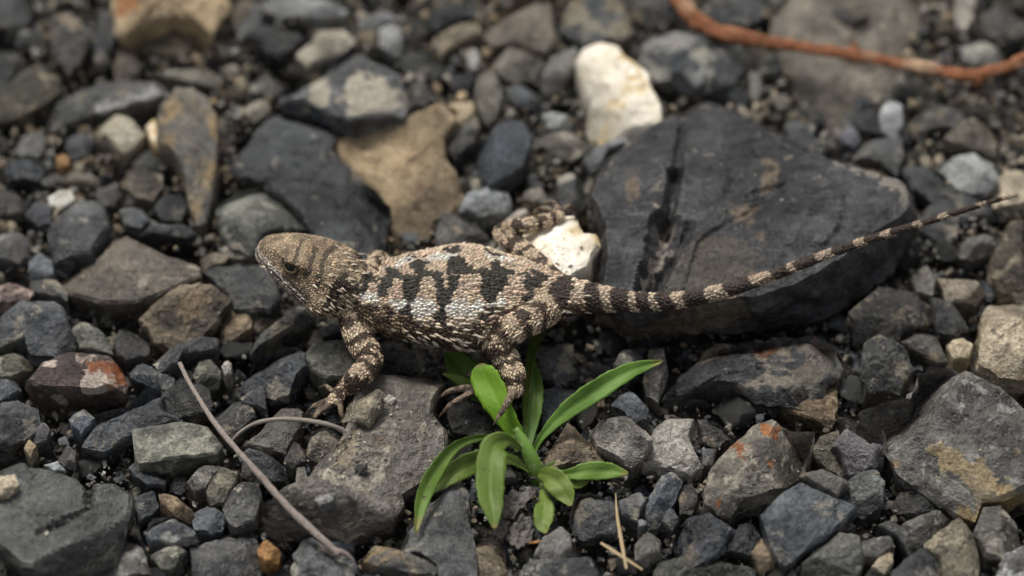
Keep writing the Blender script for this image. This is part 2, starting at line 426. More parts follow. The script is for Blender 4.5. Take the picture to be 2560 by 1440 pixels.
st('grey flat pebble in front of the cream quartz', 'taupe', '1339,339;1384,325;1426,328;1484,359;1445,385;1419,396;1370,371', z=3, name='pebble')
st('pale streaked chip wedged beside the cream quartz', 'light', '1459,387;1500,355;1572,334;1577,346;1522,377;1502,412;1480,422', z=6)
st('pale grey oval pebble just behind the lizard back', 'light', '1145,517;1170,479;1220,466;1272,479;1284,511;1267,537;1200,542', z=4, name='pebble', facets=1)
st('tiny beige pebble below the teardrop pebble', 'beige', '1174,452;1190,440;1208,450;1204,470;1184,474', z=2, name='pebble')
st('small lilac grey pebble beside the teardrop pebble', 'blue', '1313,430;1342,428;1347,462;1320,464', z=2, name='pebble')
st('small pale pebble below the lilac grey pebble', 'light', '1308,470;1350,464;1367,490;1335,500;1306,492', z=2, name='pebble')
st('dark knobbly stone with white vein behind the lizard hind foot', 'cream', '1393,440;1430,428;1462,460;1467,502;1430,522;1398,490', z=5)
st('shadowed grey stone touching the sandstone block', 'slate', '1080,545;1130,520;1190,560;1222,590;1180,617;1100,622', z=2)
st('pale grey shard beside the white quartz lump', 'light', '1243,572;1265,548;1310,513;1322,530;1280,562', z=4)
st('dark flat stone behind the arched beige stone', 'dark', '1000,140;1060,130;1120,150;1125,185;1060,195;1010,180', z=2)
st('small grey heap stone behind the teardrop pebble', 'slate', '1270,215;1320,205;1350,225;1340,262;1290,265;1268,245', z=2)
st('grey chip between teardrop pebble and cream quartz', 'light', '1355,285;1395,272;1430,295;1415,320;1370,318', z=2)
st('dark block behind the pinkish beige pebble', 'slate', '640,190;690,178;720,205;700,240;660,240', z=3)
st('grey shard at the foot of the cream patched boulder', 'slate', '1020,205;1060,200;1085,235;1060,262;1025,258', z=3)
st('dark square stone behind the taupe wedge', 'dark', '1070,20;1130,-10;1185,0;1190,40;1140,48;1085,60', z=4)
st('ochre grey stone behind the pale bluish pebble', 'lichen', '1085,-20;1150,-20;1160,10;1120,22;1085,18', z=5)
st('grey slate plate beside the rounded ochre spotted boulder', 'slate', '1590,-10;1680,-20;1700,20;1680,55;1610,50;1580,25', z=3)

# --- behind: tail side corner
st('rough grey stone with a white crystal patch beside the cream quartz', 'cream', '1565,127;1620,96;1690,73;1772,98;1808,114;1857,103;1862,148;1834,206;1780,217;1735,228;1690,202;1640,182;1600,160', z=6, n=50)
st('dark pebble on the silty flat stone', 'slate', '2062,10;2173,0;2168,32;2128,62;2087,54', z=4, name='pebble')
st('pale blue oval pebble behind the wet slab corner', 'light', '2199,279;2223,238;2256,260;2260,309;2238,333;2206,311', z=4, name='pebble')
st('dark stone touching the pale blue oval pebble', 'dark', '2128,292;2180,265;2203,290;2204,332;2150,322', z=3)
st('grey triangular stone behind the rounded taupe plate', 'slate', '2268,287;2350,252;2414,281;2393,318;2330,322;2285,332', z=3)
st('rounded taupe plate beside the grey and white pebble', 'taupe', '2361,339;2416,284;2467,291;2499,334;2492,378;2448,368;2391,357', z=5)
st('grey and white pebble under the rounded taupe plate', 'light', '2351,423;2381,390;2434,382;2485,397;2499,440;2470,470;2398,463', z=4, name='pebble')
st('yellowish stone behind the lizard tail tip', 'beige', '2474,480;2504,429;2580,412;2580,505;2490,505', z=3)
st('blue grey chip with a cream corner behind the red twig', 'cream', '2400,107;2444,90;2509,113;2506,143;2434,153;2410,143', z=3)
st('large round dark stone at the far corner behind the twig', 'dark', '2453,28;2504,12;2580,33;2580,92;2504,97;2463,64', z=6)
st('pale upright stone beside the large round dark stone', 'light', '2390,-20;2440,-20;2436,40;2415,75;2392,60;2385,20', z=4)
st('grey block below the bend of the red twig', 'slate', '1785,10;1830,-20;1922,-20;1922,26;1880,47;1830,52;1800,37', z=3)
st('grey plate tucked behind the wet slab', 'blue', '1960,310;1998,286;2035,334;2063,389;2033,394;1976,354', z=4)
st('flat dark plate touching the wet slab corner', 'slate', '2126,380;2187,347;2256,337;2260,387;2246,424;2187,399', z=4)
st('flat matte dark plate behind the lizard tail tip', 'dark', '2258,422;2300,398;2350,450;2420,480;2482,500;2502,542;2400,542;2330,502;2290,472', z=2)
st('round dark pebble below the red twig', 'slate', '1888,150;1930,128;1957,160;1937,187;1900,180', z=3, name='pebble')
st('thin pale splinter beside the round dark pebble', 'light', '1873,182;1900,168;1910,230;1890,257;1876,232', z=3)
st('pinkish grey chip beside the silty flat stone', 'purple', '2103,322;2130,304;2152,340;2137,367;2105,352', z=3)
st('small tan pebble beside the grey and white pebble', 'tan', '2298,392;2320,383;2337,405;2326,422;2306,414', z=3, name='pebble')
st('bluish grey stone under the lizard tail tip', 'blue', '2308,512;2360,500;2402,540;2392,592;2340,587;2303,562', z=3)
st('flat brownish pebble beside the bluish stone', 'taupe', '2418,592;2480,580;2502,620;2430,642;2393,627', z=3, name='pebble')
st('small pinkish pebble beside the wet slab edge', 'taupe', '2283,682;2320,658;2342,700;2332,732;2293,722', z=4, name='pebble')
st('speckled taupe stone behind the tan boulder', 'taupe', '2345,692;2420,680;2467,720;2442,752;2368,752', z=4)
st('dark brown boulder behind the tan boulder', 'brown', '2478,642;2520,560;2580,525;2580,742;2510,722;2480,692', z=5)
st('rounded tan boulder beside the ochre stained slab', 'beige', '2453,792;2480,742;2530,728;2580,748;2580,932;2500,927;2448,892', z=8)
st('blocky dark grey stone against the wet slab end', 'slate', '2123,779;2193,714;2283,717;2335,759;2344,797;2301,815;2261,824;2238,847;2141,833', z=4)
st('dark chip beside the speckled taupe stone', 'dark', '2327,741;2387,754;2417,804;2397,829;2345,815', z=4)
st('grey wedge in front of the blocky dark stone', 'slate', '2246,846;2310,820;2345,845;2372,900;2340,905;2290,880', z=2)
st('small white flecked pebble beside the tan boulder', 'beige', '2368,852;2405,842;2435,860;2425,890;2385,893', z=3, name='pebble')
st('notched dark grey stone behind the ochre stained slab', 'slate', '2150,914;2164,855;2200,833;2271,864;2287,912;2263,939;2250,972;2168,967', z=6)

# --- head side, middle
st('split grey rock standing behind the flat taupe slab', 'slate', '118,569;141,541;197,497;231,493;262,523;273,558;227,631;176,638;134,641;121,600', z=7, n=50)
st('brown ridged stone below the lizard snout', 'brown', '343,785;380,745;436,715;468,701;520,701;572,738;550,771;528,807;482,842;422,859;383,835;371,807', z=8, n=56, rough=.04)
st('dark stone with a tan edge directly under the lizard snout', 'dark', '504,676;549,660;608,648;660,655;690,689;700,741;672,764;584,761;570,731;541,701', z=6)
st('blue grey block with a sharp ridge beside the rust and white stone', 'blue', '-20,783;53,745;130,736;150,755;167,787;192,877;141,884;70,873;60,845;-20,835', z=8, facets=6, n=50)
st('olive tan stone between the blue block and brown ridged stone', 'olive', '172,790;211,800;262,833;283,880;199,868;185,831', z=3)
st('stone with rust and white crust beside the green grey slab', 'rustwhite', '62,950;103,902;176,871;246,868;294,892;315,942;302,962;230,974;150,970;85,964', z=9, n=50, rough=.03, dome=.07, facets=3, tilt=(0, .1))
st('dark upright stone beside the brown ridged stone', 'dark', '283,849;299,812;327,795;345,812;375,835;371,884;316,905;290,884', z=5)
st('lumpy cream and grey stone below the brown ridged stone', 'cream', '378,894;422,864;461,852;499,839;543,842;545,870;506,880;461,884;440,909;395,916', z=6)
st('small brown block below the dark tan edged stone', 'brown', '547,776;635,772;628,814;580,845;550,849', z=3)
st('long dark stone sloping under the lizard throat', 'slate', '620,877;650,836;703,794;745,760;790,766;760,803;703,831;657,859', z=5)
st('blue grey stone with a tan edge beside the olive round pebble', 'blue', '603,951;647,882;689,860;738,855;769,875;765,905;740,932;722,972;680,987;618,977', z=7)
st('rounded olive grey pebble beside the lizard foreleg', 'olive', '761,882;788,843;844,831;888,864;897,910;874,940;809,944;772,919', z=8, name='pebble', facets=1, dome=.3)
st('mottled blue and cream stone behind the speckled pebble', 'cream', '-20,583;28,571;72,590;69,620;46,648;21,645;-20,627', z=4)
st('speckled pebble beside the flat taupe slab', 'cream', '72,650;98,630;132,650;136,687;105,701;72,691', z=3, name='pebble')
st('reddish flaky stone behind the blue grey block', 'rustwhite', '-20,717;35,704;83,720;72,743;21,750;-20,747', z=3)
st('small pale pebble beside the lizard snout', 'light', '543,615;570,605;619,609;645,618;635,638;591,641;561,634', z=4, name='pebble')
st('crumbly brown chip beside the flat taupe slab', 'brown', '498,642;540,628;572,640;562,657;510,672', z=3)
st('flat dark plate behind the flat taupe slab', 'dark', '336,580;387,557;457,557;494,576;468,596;422,589', z=4)
st('dark pebble beside the tip of the lichen blade', 'dark', '385,513;408,484;457,487;470,516;452,546;402,543', z=4, name='pebble')
st('purple grey chip beside the split grey rock', 'purple', '61,534;91,498;130,513;128,550;98,557', z=3)
st('grey stone beside the small bright white pebble', 'slate', '-20,548;-20,480;35,473;69,502;58,529', z=3)
st('thin tan plate lying against the blue grey block', 'olive', '-20,859;21,840;65,835;55,849;-20,875', z=5)
st('greenish tan stone beside the rust and white stone', 'olive', '-20,889;35,881;90,892;69,923;28,944;-20,944', z=4)
st('blue grey shard with a tan edge behind the dry stalk', 'blue', '317,912;356,906;437,945;429,966;375,958;324,943', z=4)
st('tiny pinkish white pebble beside the dry stalk', 'light', '553,912;563,898;579,905;579,932;563,937', z=4, name='pebble')
st('dark stone with tan crust beside the tiny pinkish pebble', 'olive', '481,937;500,890;527,895;557,930;547,957;500,962', z=4)
st('dark shard under the lumpy cream stone', 'dark', '440,915;480,905;490,935;460,950;432,935', z=2)
st('grey stone behind the dark flat plate', 'slate', '300,520;345,510;375,540;350,565;310,562', z=3)
st('dark chip below the split grey rock', 'dark', '130,650;175,645;200,655;165,690;140,680', z=2)
st('dark slab edge below the speckled pebble', 'slate', '75,700;140,698;170,725;165,745;110,735;80,722', z=3)
st('brown chip between the small brown block and sloping stone', 'brown', '640,778;690,770;700,790;650,825;632,815', z=2)

# --- head side, in front
st('rounded grey stone beside the rust and white stone foot', 'slate', '-20,1001;41,987;95,1016;98,1061;72,1090;22,1112;-20,1112', z=5)
st('dark grey chip below the greenish tan stone', 'slate', '-20,949;41,944;53,971;22,992;-20,996', z=4)
st('small smooth blue chip beside the blue grey ledge', 'blue', '172,1046;210,1010;236,1039;227,1062;202,1086;178,1066', z=5)
st('blue grey ledge stone behind the rectangular block', 'blue', '228,1058;240,1024;322,999;360,960;397,962;407,1020;467,1046;412,1062;345,1082;262,1123;208,1112', z=5, T=11, n=50)
st('rectangular dark block with a brown front under the dry stalk', 'olive', '330,1070;454,1050;517,1064;557,1110;542,1134;345,1153;335,1126', z=8, T=12, dome=.03, facets=1, n=50, rough=.01, sq=1)
st('dark wedge stone crossed by the dry stalk', 'dark', '395,995;420,964;450,942;521,963;534,1012;480,1037;424,1037', z=4)
st('brown tinged grey stone beside the dry stalk', 'slate', '530,1043;570,994;630,986;639,1042;596,1082;566,1093;538,1066', z=4)
st('flaky pale crusted chip beside the blue tan edged stone', 'cream', '598,981;619,951;662,963;669,1029;637,1011;605,992', z=5)
st('brown grey stone under the curved dry stem', 'taupe', '640,1088;680,1045;724,996;759,1024;752,1062;714,1127;667,1123;608,1112', z=4)
st('black wedge beside the rust topped pebble', 'black', '590,1126;630,1113;682,1132;737,1190;729,1206;675,1209;635,1190', z=5)
st('small pebble with a rust top on the gritty slab', 'rust', '763,1111;780,1083;817,1075;846,1102;834,1134;799,1146;770,1133', z=11, T=8, name='pebble')
st('small dark pebble beside the rust topped pebble', 'slate', '710,1148;735,1101;767,1117;763,1149;731,1164', z=9, T=7, name='pebble')
st('small upright flat chip on the gritty slab', 'taupe', '737,1220;742,1169;761,1161;771,1200;758,1221', z=9, T=5)
st('smooth faceted grey pebble beside the granular grey stone', 'olive', '515,1227;529,1176;551,1165;602,1176;586,1213;559,1247;523,1251', z=6, name='pebble')
st('brownish pebble behind the smooth faceted pebble', 'taupe', '461,1212;499,1165;547,1150;551,1165;514,1221;487,1232', z=5, name='pebble')
st('granular round grey stone crossed by the dry stalk', 'slate', '553,1253;600,1199;645,1199;658,1249;639,1299;585,1314;560,1287', z=5)
st('flat pale slate chip beside the granular grey stone', 'blue', '474,1272;517,1263;561,1275;557,1311;525,1326;485,1318', z=4)
st('dark blue pebble with cream spots beside the flat chip', 'cream', '358,1321;382,1281;424,1274;486,1316;489,1332;435,1359;373,1352', z=6, name='pebble')
st('reddish brown shard behind the cream spotted pebble', 'brown', '395,1231;439,1236;482,1275;474,1296;431,1284;403,1261', z=5)
st('black chip with a white vein beneath the rectangular block', 'black', '320,1163;341,1146;360,1177;418,1185;411,1213;367,1213;335,1190', z=4)
st('tan pebble resting on the green grey slab', 'beige', '-20,1192;37,1184;47,1207;22,1232;-20,1236', z=12, T=6, name='pebble')
st('tan grey sandy stone at the green slab corner', 'taupe', '206,1425;262,1385;300,1345;321,1331;358,1369;377,1427;262,1460;215,1455', z=3)
st('grey and tan stone below the cream spotted pebble', 'olive', '377,1385;446,1353;467,1369;433,1412;403,1419', z=4)
st('broad dark blue stone beside the orange earth clod', 'blue', '474,1366;544,1331;619,1310;647,1350;666,1416;637,1460;480,1460', z=3, n=50)
st('crumbly orange earth clod beside the dark blue stone', 'orange', '641,1362;667,1345;699,1372;696,1397;664,1404;643,1385', z=5, name='earth_clod', rough=.06)
st('grey stone at the torn end of the dry stalk', 'slate', '733,1377;750,1349;780,1341;825,1376;862,1384;894,1410;878,1460;750,1460;744,1403', z=4)
st('beige pebble beside the stone at the stalk end', 'beige', '725,1418;742,1390;759,1399;756,1460;733,1460', z=3, name='pebble')
st('rounded dark pebble behind the stalk end', 'blue', '812,1351;844,1330;876,1342;887,1366;844,1378', z=3, name='pebble')
st('small tan diamond shaped chip among dark gravel', 'tan', '58,1114;71,1094;92,1114;75,1140', z=4)
st('small reddish pebble beside the diamond shaped chip', 'purple', '75,1096;90,1064;109,1049;126,1072;118,1103;90,1112', z=4, name='pebble')
st('round dark pebble beside the green grey slab', 'dark', '144,1141;169,1109;193,1132;186,1164;157,1161', z=4, name='pebble')
st('pale chip at the edge of the green grey slab', 'light', '107,1156;142,1150;163,1170;135,1179', z=9, T=5)
st('small grey chip lying on the brown grey slab', 'light', '786,1247;805,1231;837,1233;834,1253;800,1264', z=10, T=3, name='pebble')
st('tiny dark oval pebble on the brown grey slab', 'dark', '886,1167;900,1154;918,1162;917,1179;895,1182', z=10, T=3, name='pebble')
st('dark chip below the black wedge stone', 'dark', '430,1195;470,1185;480,1215;450,1232;420,1222', z=2)
st('dark grey stone beside the reddish brown shard', 'slate', '340,1240;385,1222;398,1262;380,1282;345,1300;335,1270', z=3)
st('grey chip between dry stalk and granular stone', 'slate', '605,1160;645,1155;660,1190;630,1198;602,1185', z=4)

# --- under and round the seedling
st('olive stone under the lizard fore toes', 'olive', '850,1035;880,969;929,960;961,977;955,1019;921,1055;858,1047', z=11, T=9, n=44)
st('small white chip beside the lizard fore toes', 'light', '953,1002;973,984;991,993;978,1007', z=9.5, T=3)
st('long tan streaked stone below the brown grey slab', 'lichen', '903,1397;937,1355;1001,1371;1092,1412;1088,1438;1026,1434;937,1418', z=3)
st('tan and grey stone under the hanging leaf tip', 'brown', '1191,1357;1219,1346;1257,1372;1269,1418;1253,1460;1201,1460', z=2)
st('grey brown pebble below the small drooping leaf', 'taupe', '1338,1373;1364,1326;1400,1307;1426,1335;1432,1378;1396,1392;1354,1390', z=3, name='pebble')
st('flat grey plate below the grey brown pebble', 'slate', '1310,1421;1328,1379;1404,1395;1477,1387;1507,1416;1490,1460;1310,1460', z=3)
st('squared grey stone beside the dry grass needles', 'slate', '1426,1276;1445,1222;1481,1221;1543,1255;1543,1337;1485,1341;1451,1337', z=4)
st('smooth grey square stone with a dimpled top beside the seedling', 'taupe', '1475,1070;1537,1011;1580,1037;1632,1087;1604,1136;1578,1152;1491,1108', z=7, n=48)
st('forked pale grey stone beside the dimpled square stone', 'light', '1632,1072;1681,1027;1739,1041;1723,1090;1751,1159;1722,1184;1640,1144;1606,1142', z=5)
st('brown angular stone behind the seedling stem', 'brown', '1362,1136;1420,1055;1453,1080;1501,1122;1547,1143;1525,1160;1429,1160;1370,1172', z=3)
st('tan speckled upright stone beside the seedling long leaf tip', 'cream', '1535,905;1557,867;1608,862;1604,921;1566,943', z=3)
st('slender grey upright stone behind the long leaf tip', 'slate', '1608,942;1622,871;1660,866;1672,934;1646,995;1616,983', z=4)
st('mottled stone under the seedling long leaf', 'cream', '1523,994;1574,968;1624,1021;1616,1043;1586,1051', z=4)
st('mottled grey stone behind the seedling under the tail root', 'cream', '1338,872;1380,848;1432,858;1442,932;1400,957;1348,937', z=1)
st('dark blue stone behind the seedling stem', 'blue', '1354,960;1428,957;1479,993;1406,1055;1360,1088;1350,1021', z=1)
st('dark slanted blade beside the forked pale stone', 'blue', '1614,1248;1644,1197;1681,1170;1717,1182;1687,1248;1644,1309;1618,1317', z=4)
st('small grey chip beside the dark slanted blade', 'slate', '1654,1300;1677,1261;1699,1299;1681,1321', z=4)
st('pale mottled stone beside the dry grass needle', 'cream', '1547,1248;1602,1225;1616,1247;1592,1297;1555,1285', z=4)
st('round pale brown pebble under the grass needle tips', 'taupe', '1588,1357;1618,1325;1652,1348;1652,1382;1614,1406;1588,1390', z=4, name='pebble')
st('tiny pinkish white pebble beside the dark slanted blade', 'light', '1594,1302;1606,1294;1618,1302;1614,1314;1598,1316', z=3, name='pebble')
st('rough black lump beside the rust spotted slab', 'black', '1687,1344;1701,1294;1773,1277;1832,1323;1803,1378;1773,1402;1733,1410;1699,1382', z=5, rough=.05)
st('small black chip below the rust spotted slab', 'black', '1816,1369;1850,1305;1882,1309;1904,1339;1874,1382', z=3)
st('grey flake between the rust slab and blue triangle', 'slate', '1997,1182;2055,1172;2122,1198;2093,1237;2047,1214', z=8, T=8)
st('jagged purple grey flake beside the ochre stained slab', 'purple', '2081,1103;2116,1070;2148,1088;2180,1110;2214,1103;2210,1152;2164,1176;2124,1180;2105,1134', z=6)
st('dark green grey block under the purple flake', 'green', '2093,1233;2120,1192;2192,1164;2214,1199;2206,1249;2156,1281', z=5)
st('tan olive stone behind the purple flake', 'olive', '2017,1139;2051,1086;2099,1073;2107,1134;2118,1182;2067,1174', z=2)
st('tan grey stone below the ochre stained slab', 'taupe', '2247,1304;2341,1266;2383,1287;2321,1354;2291,1358', z=4)
st('smooth round grey stone below the ochre stained slab', 'taupe', '2436,1324;2458,1266;2502,1261;2545,1311;2557,1362;2518,1394;2464,1386', z=5, name='pebble', facets=1, rough=.008)
st('angular grey and tan stone beside the smooth round stone', 'olive', '2311,1357;2398,1289;2436,1335;2452,1402;2440,1460;2355,1460;2351,1392', z=5)
st('dark stone touching the angular grey and tan stone', 'dark', '2226,1426;2309,1360;2353,1412;2351,1460;2226,1460', z=3)
st('green grey stone in front of the blue triangle', 'green', '1993,1413;2100,1322;2150,1335;2162,1385;2145,1460;1993,1460', z=4)
st('curved grey shard beside the tan grey stone', 'slate', '2194,1308;2228,1298;2267,1323;2291,1369;2273,1382;2245,1341', z=4)
st('small rust topped stone beside the green grey stone', 'rust', '2150,1357;2180,1334;2228,1338;2238,1365;2196,1390;2162,1386', z=4)
st('small tan stone below the small rust topped stone', 'tan', '2178,1417;2204,1380;2234,1368;2234,1405;2212,1430', z=3)
st('reddish brown stone beside the blue triangle', 'brown', '1876,1381;1904,1340;1944,1389;1936,1410;1902,1426', z=3)
st('pale granular stone at the gravel corner beside the round stone', 'light', '2470,1460;2510,1381;2580,1345;2580,1460', z=4)
st('dark knob beside the tan grey stone', 'dark', '2228,1262;2250,1224;2310,1229;2337,1265;2290,1284;2238,1280', z=3)
st('flat grey tan plate below the rough black lump', 'olive', '1638,1402;1700,1392;1800,1402;1892,1422;1890,1460;1638,1460', z=2)
st('dark wedge behind the forked pale stone', 'dark', '1745,1040;1800,1050;1830,1085;1790,1120;1755,1105', z=2)
st('grey chip beside the rust spotted slab', 'slate', '1755,1110;1790,1122;1780,1160;1755,1170', z=2)
st('small dark stone below the dark slanted blade', 'dark', '1690,1215;1730,1200;1748,1245;1730,1280;1700,1280', z=2)

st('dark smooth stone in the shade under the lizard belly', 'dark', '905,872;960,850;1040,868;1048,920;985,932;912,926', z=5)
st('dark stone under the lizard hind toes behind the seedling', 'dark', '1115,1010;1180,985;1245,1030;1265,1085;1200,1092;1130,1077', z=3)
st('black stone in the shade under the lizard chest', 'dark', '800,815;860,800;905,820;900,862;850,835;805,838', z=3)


def pp(s):
    v = [float(a) for a in s.replace(';', ' ').replace(',', ' ').split()]
    return list(zip(v[0::2], v[1::2]))


# mineral crusts and stains, plus highlights painted along the wet slab edges
STAINS_AND_HIGHLIGHTS = {
    'stone with rust and white crust beside the green grey slab': [(pp('195,945;225,905;300,890;330,960;250,985'), (.22, .08, .03)), (pp('195,955;215,915;240,930;265,945;285,935;280,970;240,985;200,980'), (.42, .37, .34)), (pp('100,915;150,895;150,915;115,925'), (.5, .46, .42))],
    'large grey slab with ochre stain and pale specks beside the tan boulder': [(pp('2310,1115;2350,1110;2400,1130;2460,1160;2515,1215;2505,1250;2450,1250;2400,1190;2320,1140'), (.25, .185, .095)), (pp('2320,1170;2400,1200;2440,1250;2430,1280;2340,1220'), (.20, .185, .155))],
    'rust spotted slab resting above the blue triangular stone': [(pp('1900,1075;1940,1062;1965,1085;1940,1100;1910,1098'), (.27, .10, .03)), (pp('1815,1120;1850,1095;1868,1110;1835,1135'), (.20, .075, .025)), (pp('1915,1148;1940,1145;1940,1165;1918,1165'), (.27, .10, .03)), (pp('1780,1250;1810,1245;1805,1268;1785,1265'), (.28, .10, .03))],
    'large boulder patched with cream mineral behind the dark slab': [(pp('770,225;800,200;830,215;820,270;780,260'), (.33, .31, .26)), (pp('860,205;900,180;960,200;1010,225;1005,270;930,285;880,290;865,250'), (.31, .295, .25))],
    'flat brown grey slab with gritty top beneath the lizard forefoot': [(pp('960,1090;1000,1080;1050,1100;1110,1080;1112,1120;1060,1170;1010,1200;960,1280;900,1290;930,1230;990,1160'), (.16, .15, .138)), (pp('830,1120;880,1080;915,1090;880,1140;840,1190'), (.23, .195, .14))],
    'big wet black slate slab that the lizard tail lies across': [(pp('2080,395;2200,420;2270,460;2285,510;2262,520;2230,470;2150,430;2090,412'), (.15, .145, .135)), (pp('1655,600;1690,560;1670,640;1640,690;1610,735;1600,720;1635,650'), (.22, .21, .20)), (pp('1690,640;1760,590;1850,600;1900,650;1830,720;1700,745;1650,730'), (.050, .046, .042))],  # pale rim and crack highlights painted into the colour, plus a brown stain
    'wet black slab with orange mineral streaks below the lizard tail slab': [(pp('1985,870;2030,850;2085,870;2080,930;2050,960;2000,990;1960,985;1990,940;2010,900'), (.13, .10, .068)), (pp('1880,880;1935,862;1945,880;1900,900'), (.16, .06, .022))],
    'rounded grey boulder with ochre spots behind the cream quartz': [(pp('1400,35;1450,15;1500,60;1560,55;1570,85;1500,85;1420,65'), (.27, .23, .16))],
    'brown ridged stone below the lizard snout': [(pp('440,740;480,715;540,725;500,790;460,800'), (.24, .175, .10))],
    'rough grey stone with a white crystal patch beside the cream quartz': [(pp('1715,180;1745,165;1775,180;1760,215;1730,225'), (.62, .6, .55)), (pp('1600,115;1690,80;1760,100;1700,120;1640,130'), (.30, .28, .25))],
    'long slate with a pale front edge beside the olive boulder': [(pp('246,262;330,235;400,222;425,230;373,250;246,280'), (.36, .36, .35))],
    'large tan stone with orange stain above a dark hollow': [(pp('280,-30;340,-40;350,10;310,40;285,30'), (.33, .16, .065)), (pp('400,-30;425,-30;415,20;400,20'), (.33, .16, .065))],
}
MASK_POLYS = [s[2] for s in S]
BV, BF = [], []             # collected world geometry of the stones, to set feet, grit and twigs on


def plane_hit(px, py, c, tilt):
    d = ray(px, py)
    # z - c.z = tx (x-cx) + ty (y-cy)
    tx, ty = tilt
    den = d[2] - tx * d[0] - ty * d[1]
    num = (c[2] - CAM[2]) - tx * (c[0] - CAM[0]) - ty * (c[1] - CAM[1])
    return CAM + d * (num / den)


def resample_c(p, n):
    """resampling that keeps the corners"""
    l = np.linalg.norm(np.roll(p, -1, 0) - p, axis=1)
    k = np.maximum(1, np.round(l / l.sum() * n).astype(int))
    while k.sum() > n: k[np.argmax(np.where(k > 1, k / l, -1))] -= 1
    while k.sum() < n: k[np.argmin(k / l)] += 1
    out = []
    for i in range(len(p)):
        q = p[(i + 1) % len(p)]
        out += [p[i] + (q - p[i]) * j / k[i] for j in range(k[i])]
    return np.array(out)


def resample(p, n):
    q = np.vstack([p, p[:1]])
    l = np.concatenate([[0], np.cumsum(np.linalg.norm(np.diff(q, axis=0), axis=1))])
    u = np.linspace(0, l[-1], n, endpoint=False)
    return np.stack([np.interp(u, l, q[:, k]) for k in range(q.shape[1])], 1)


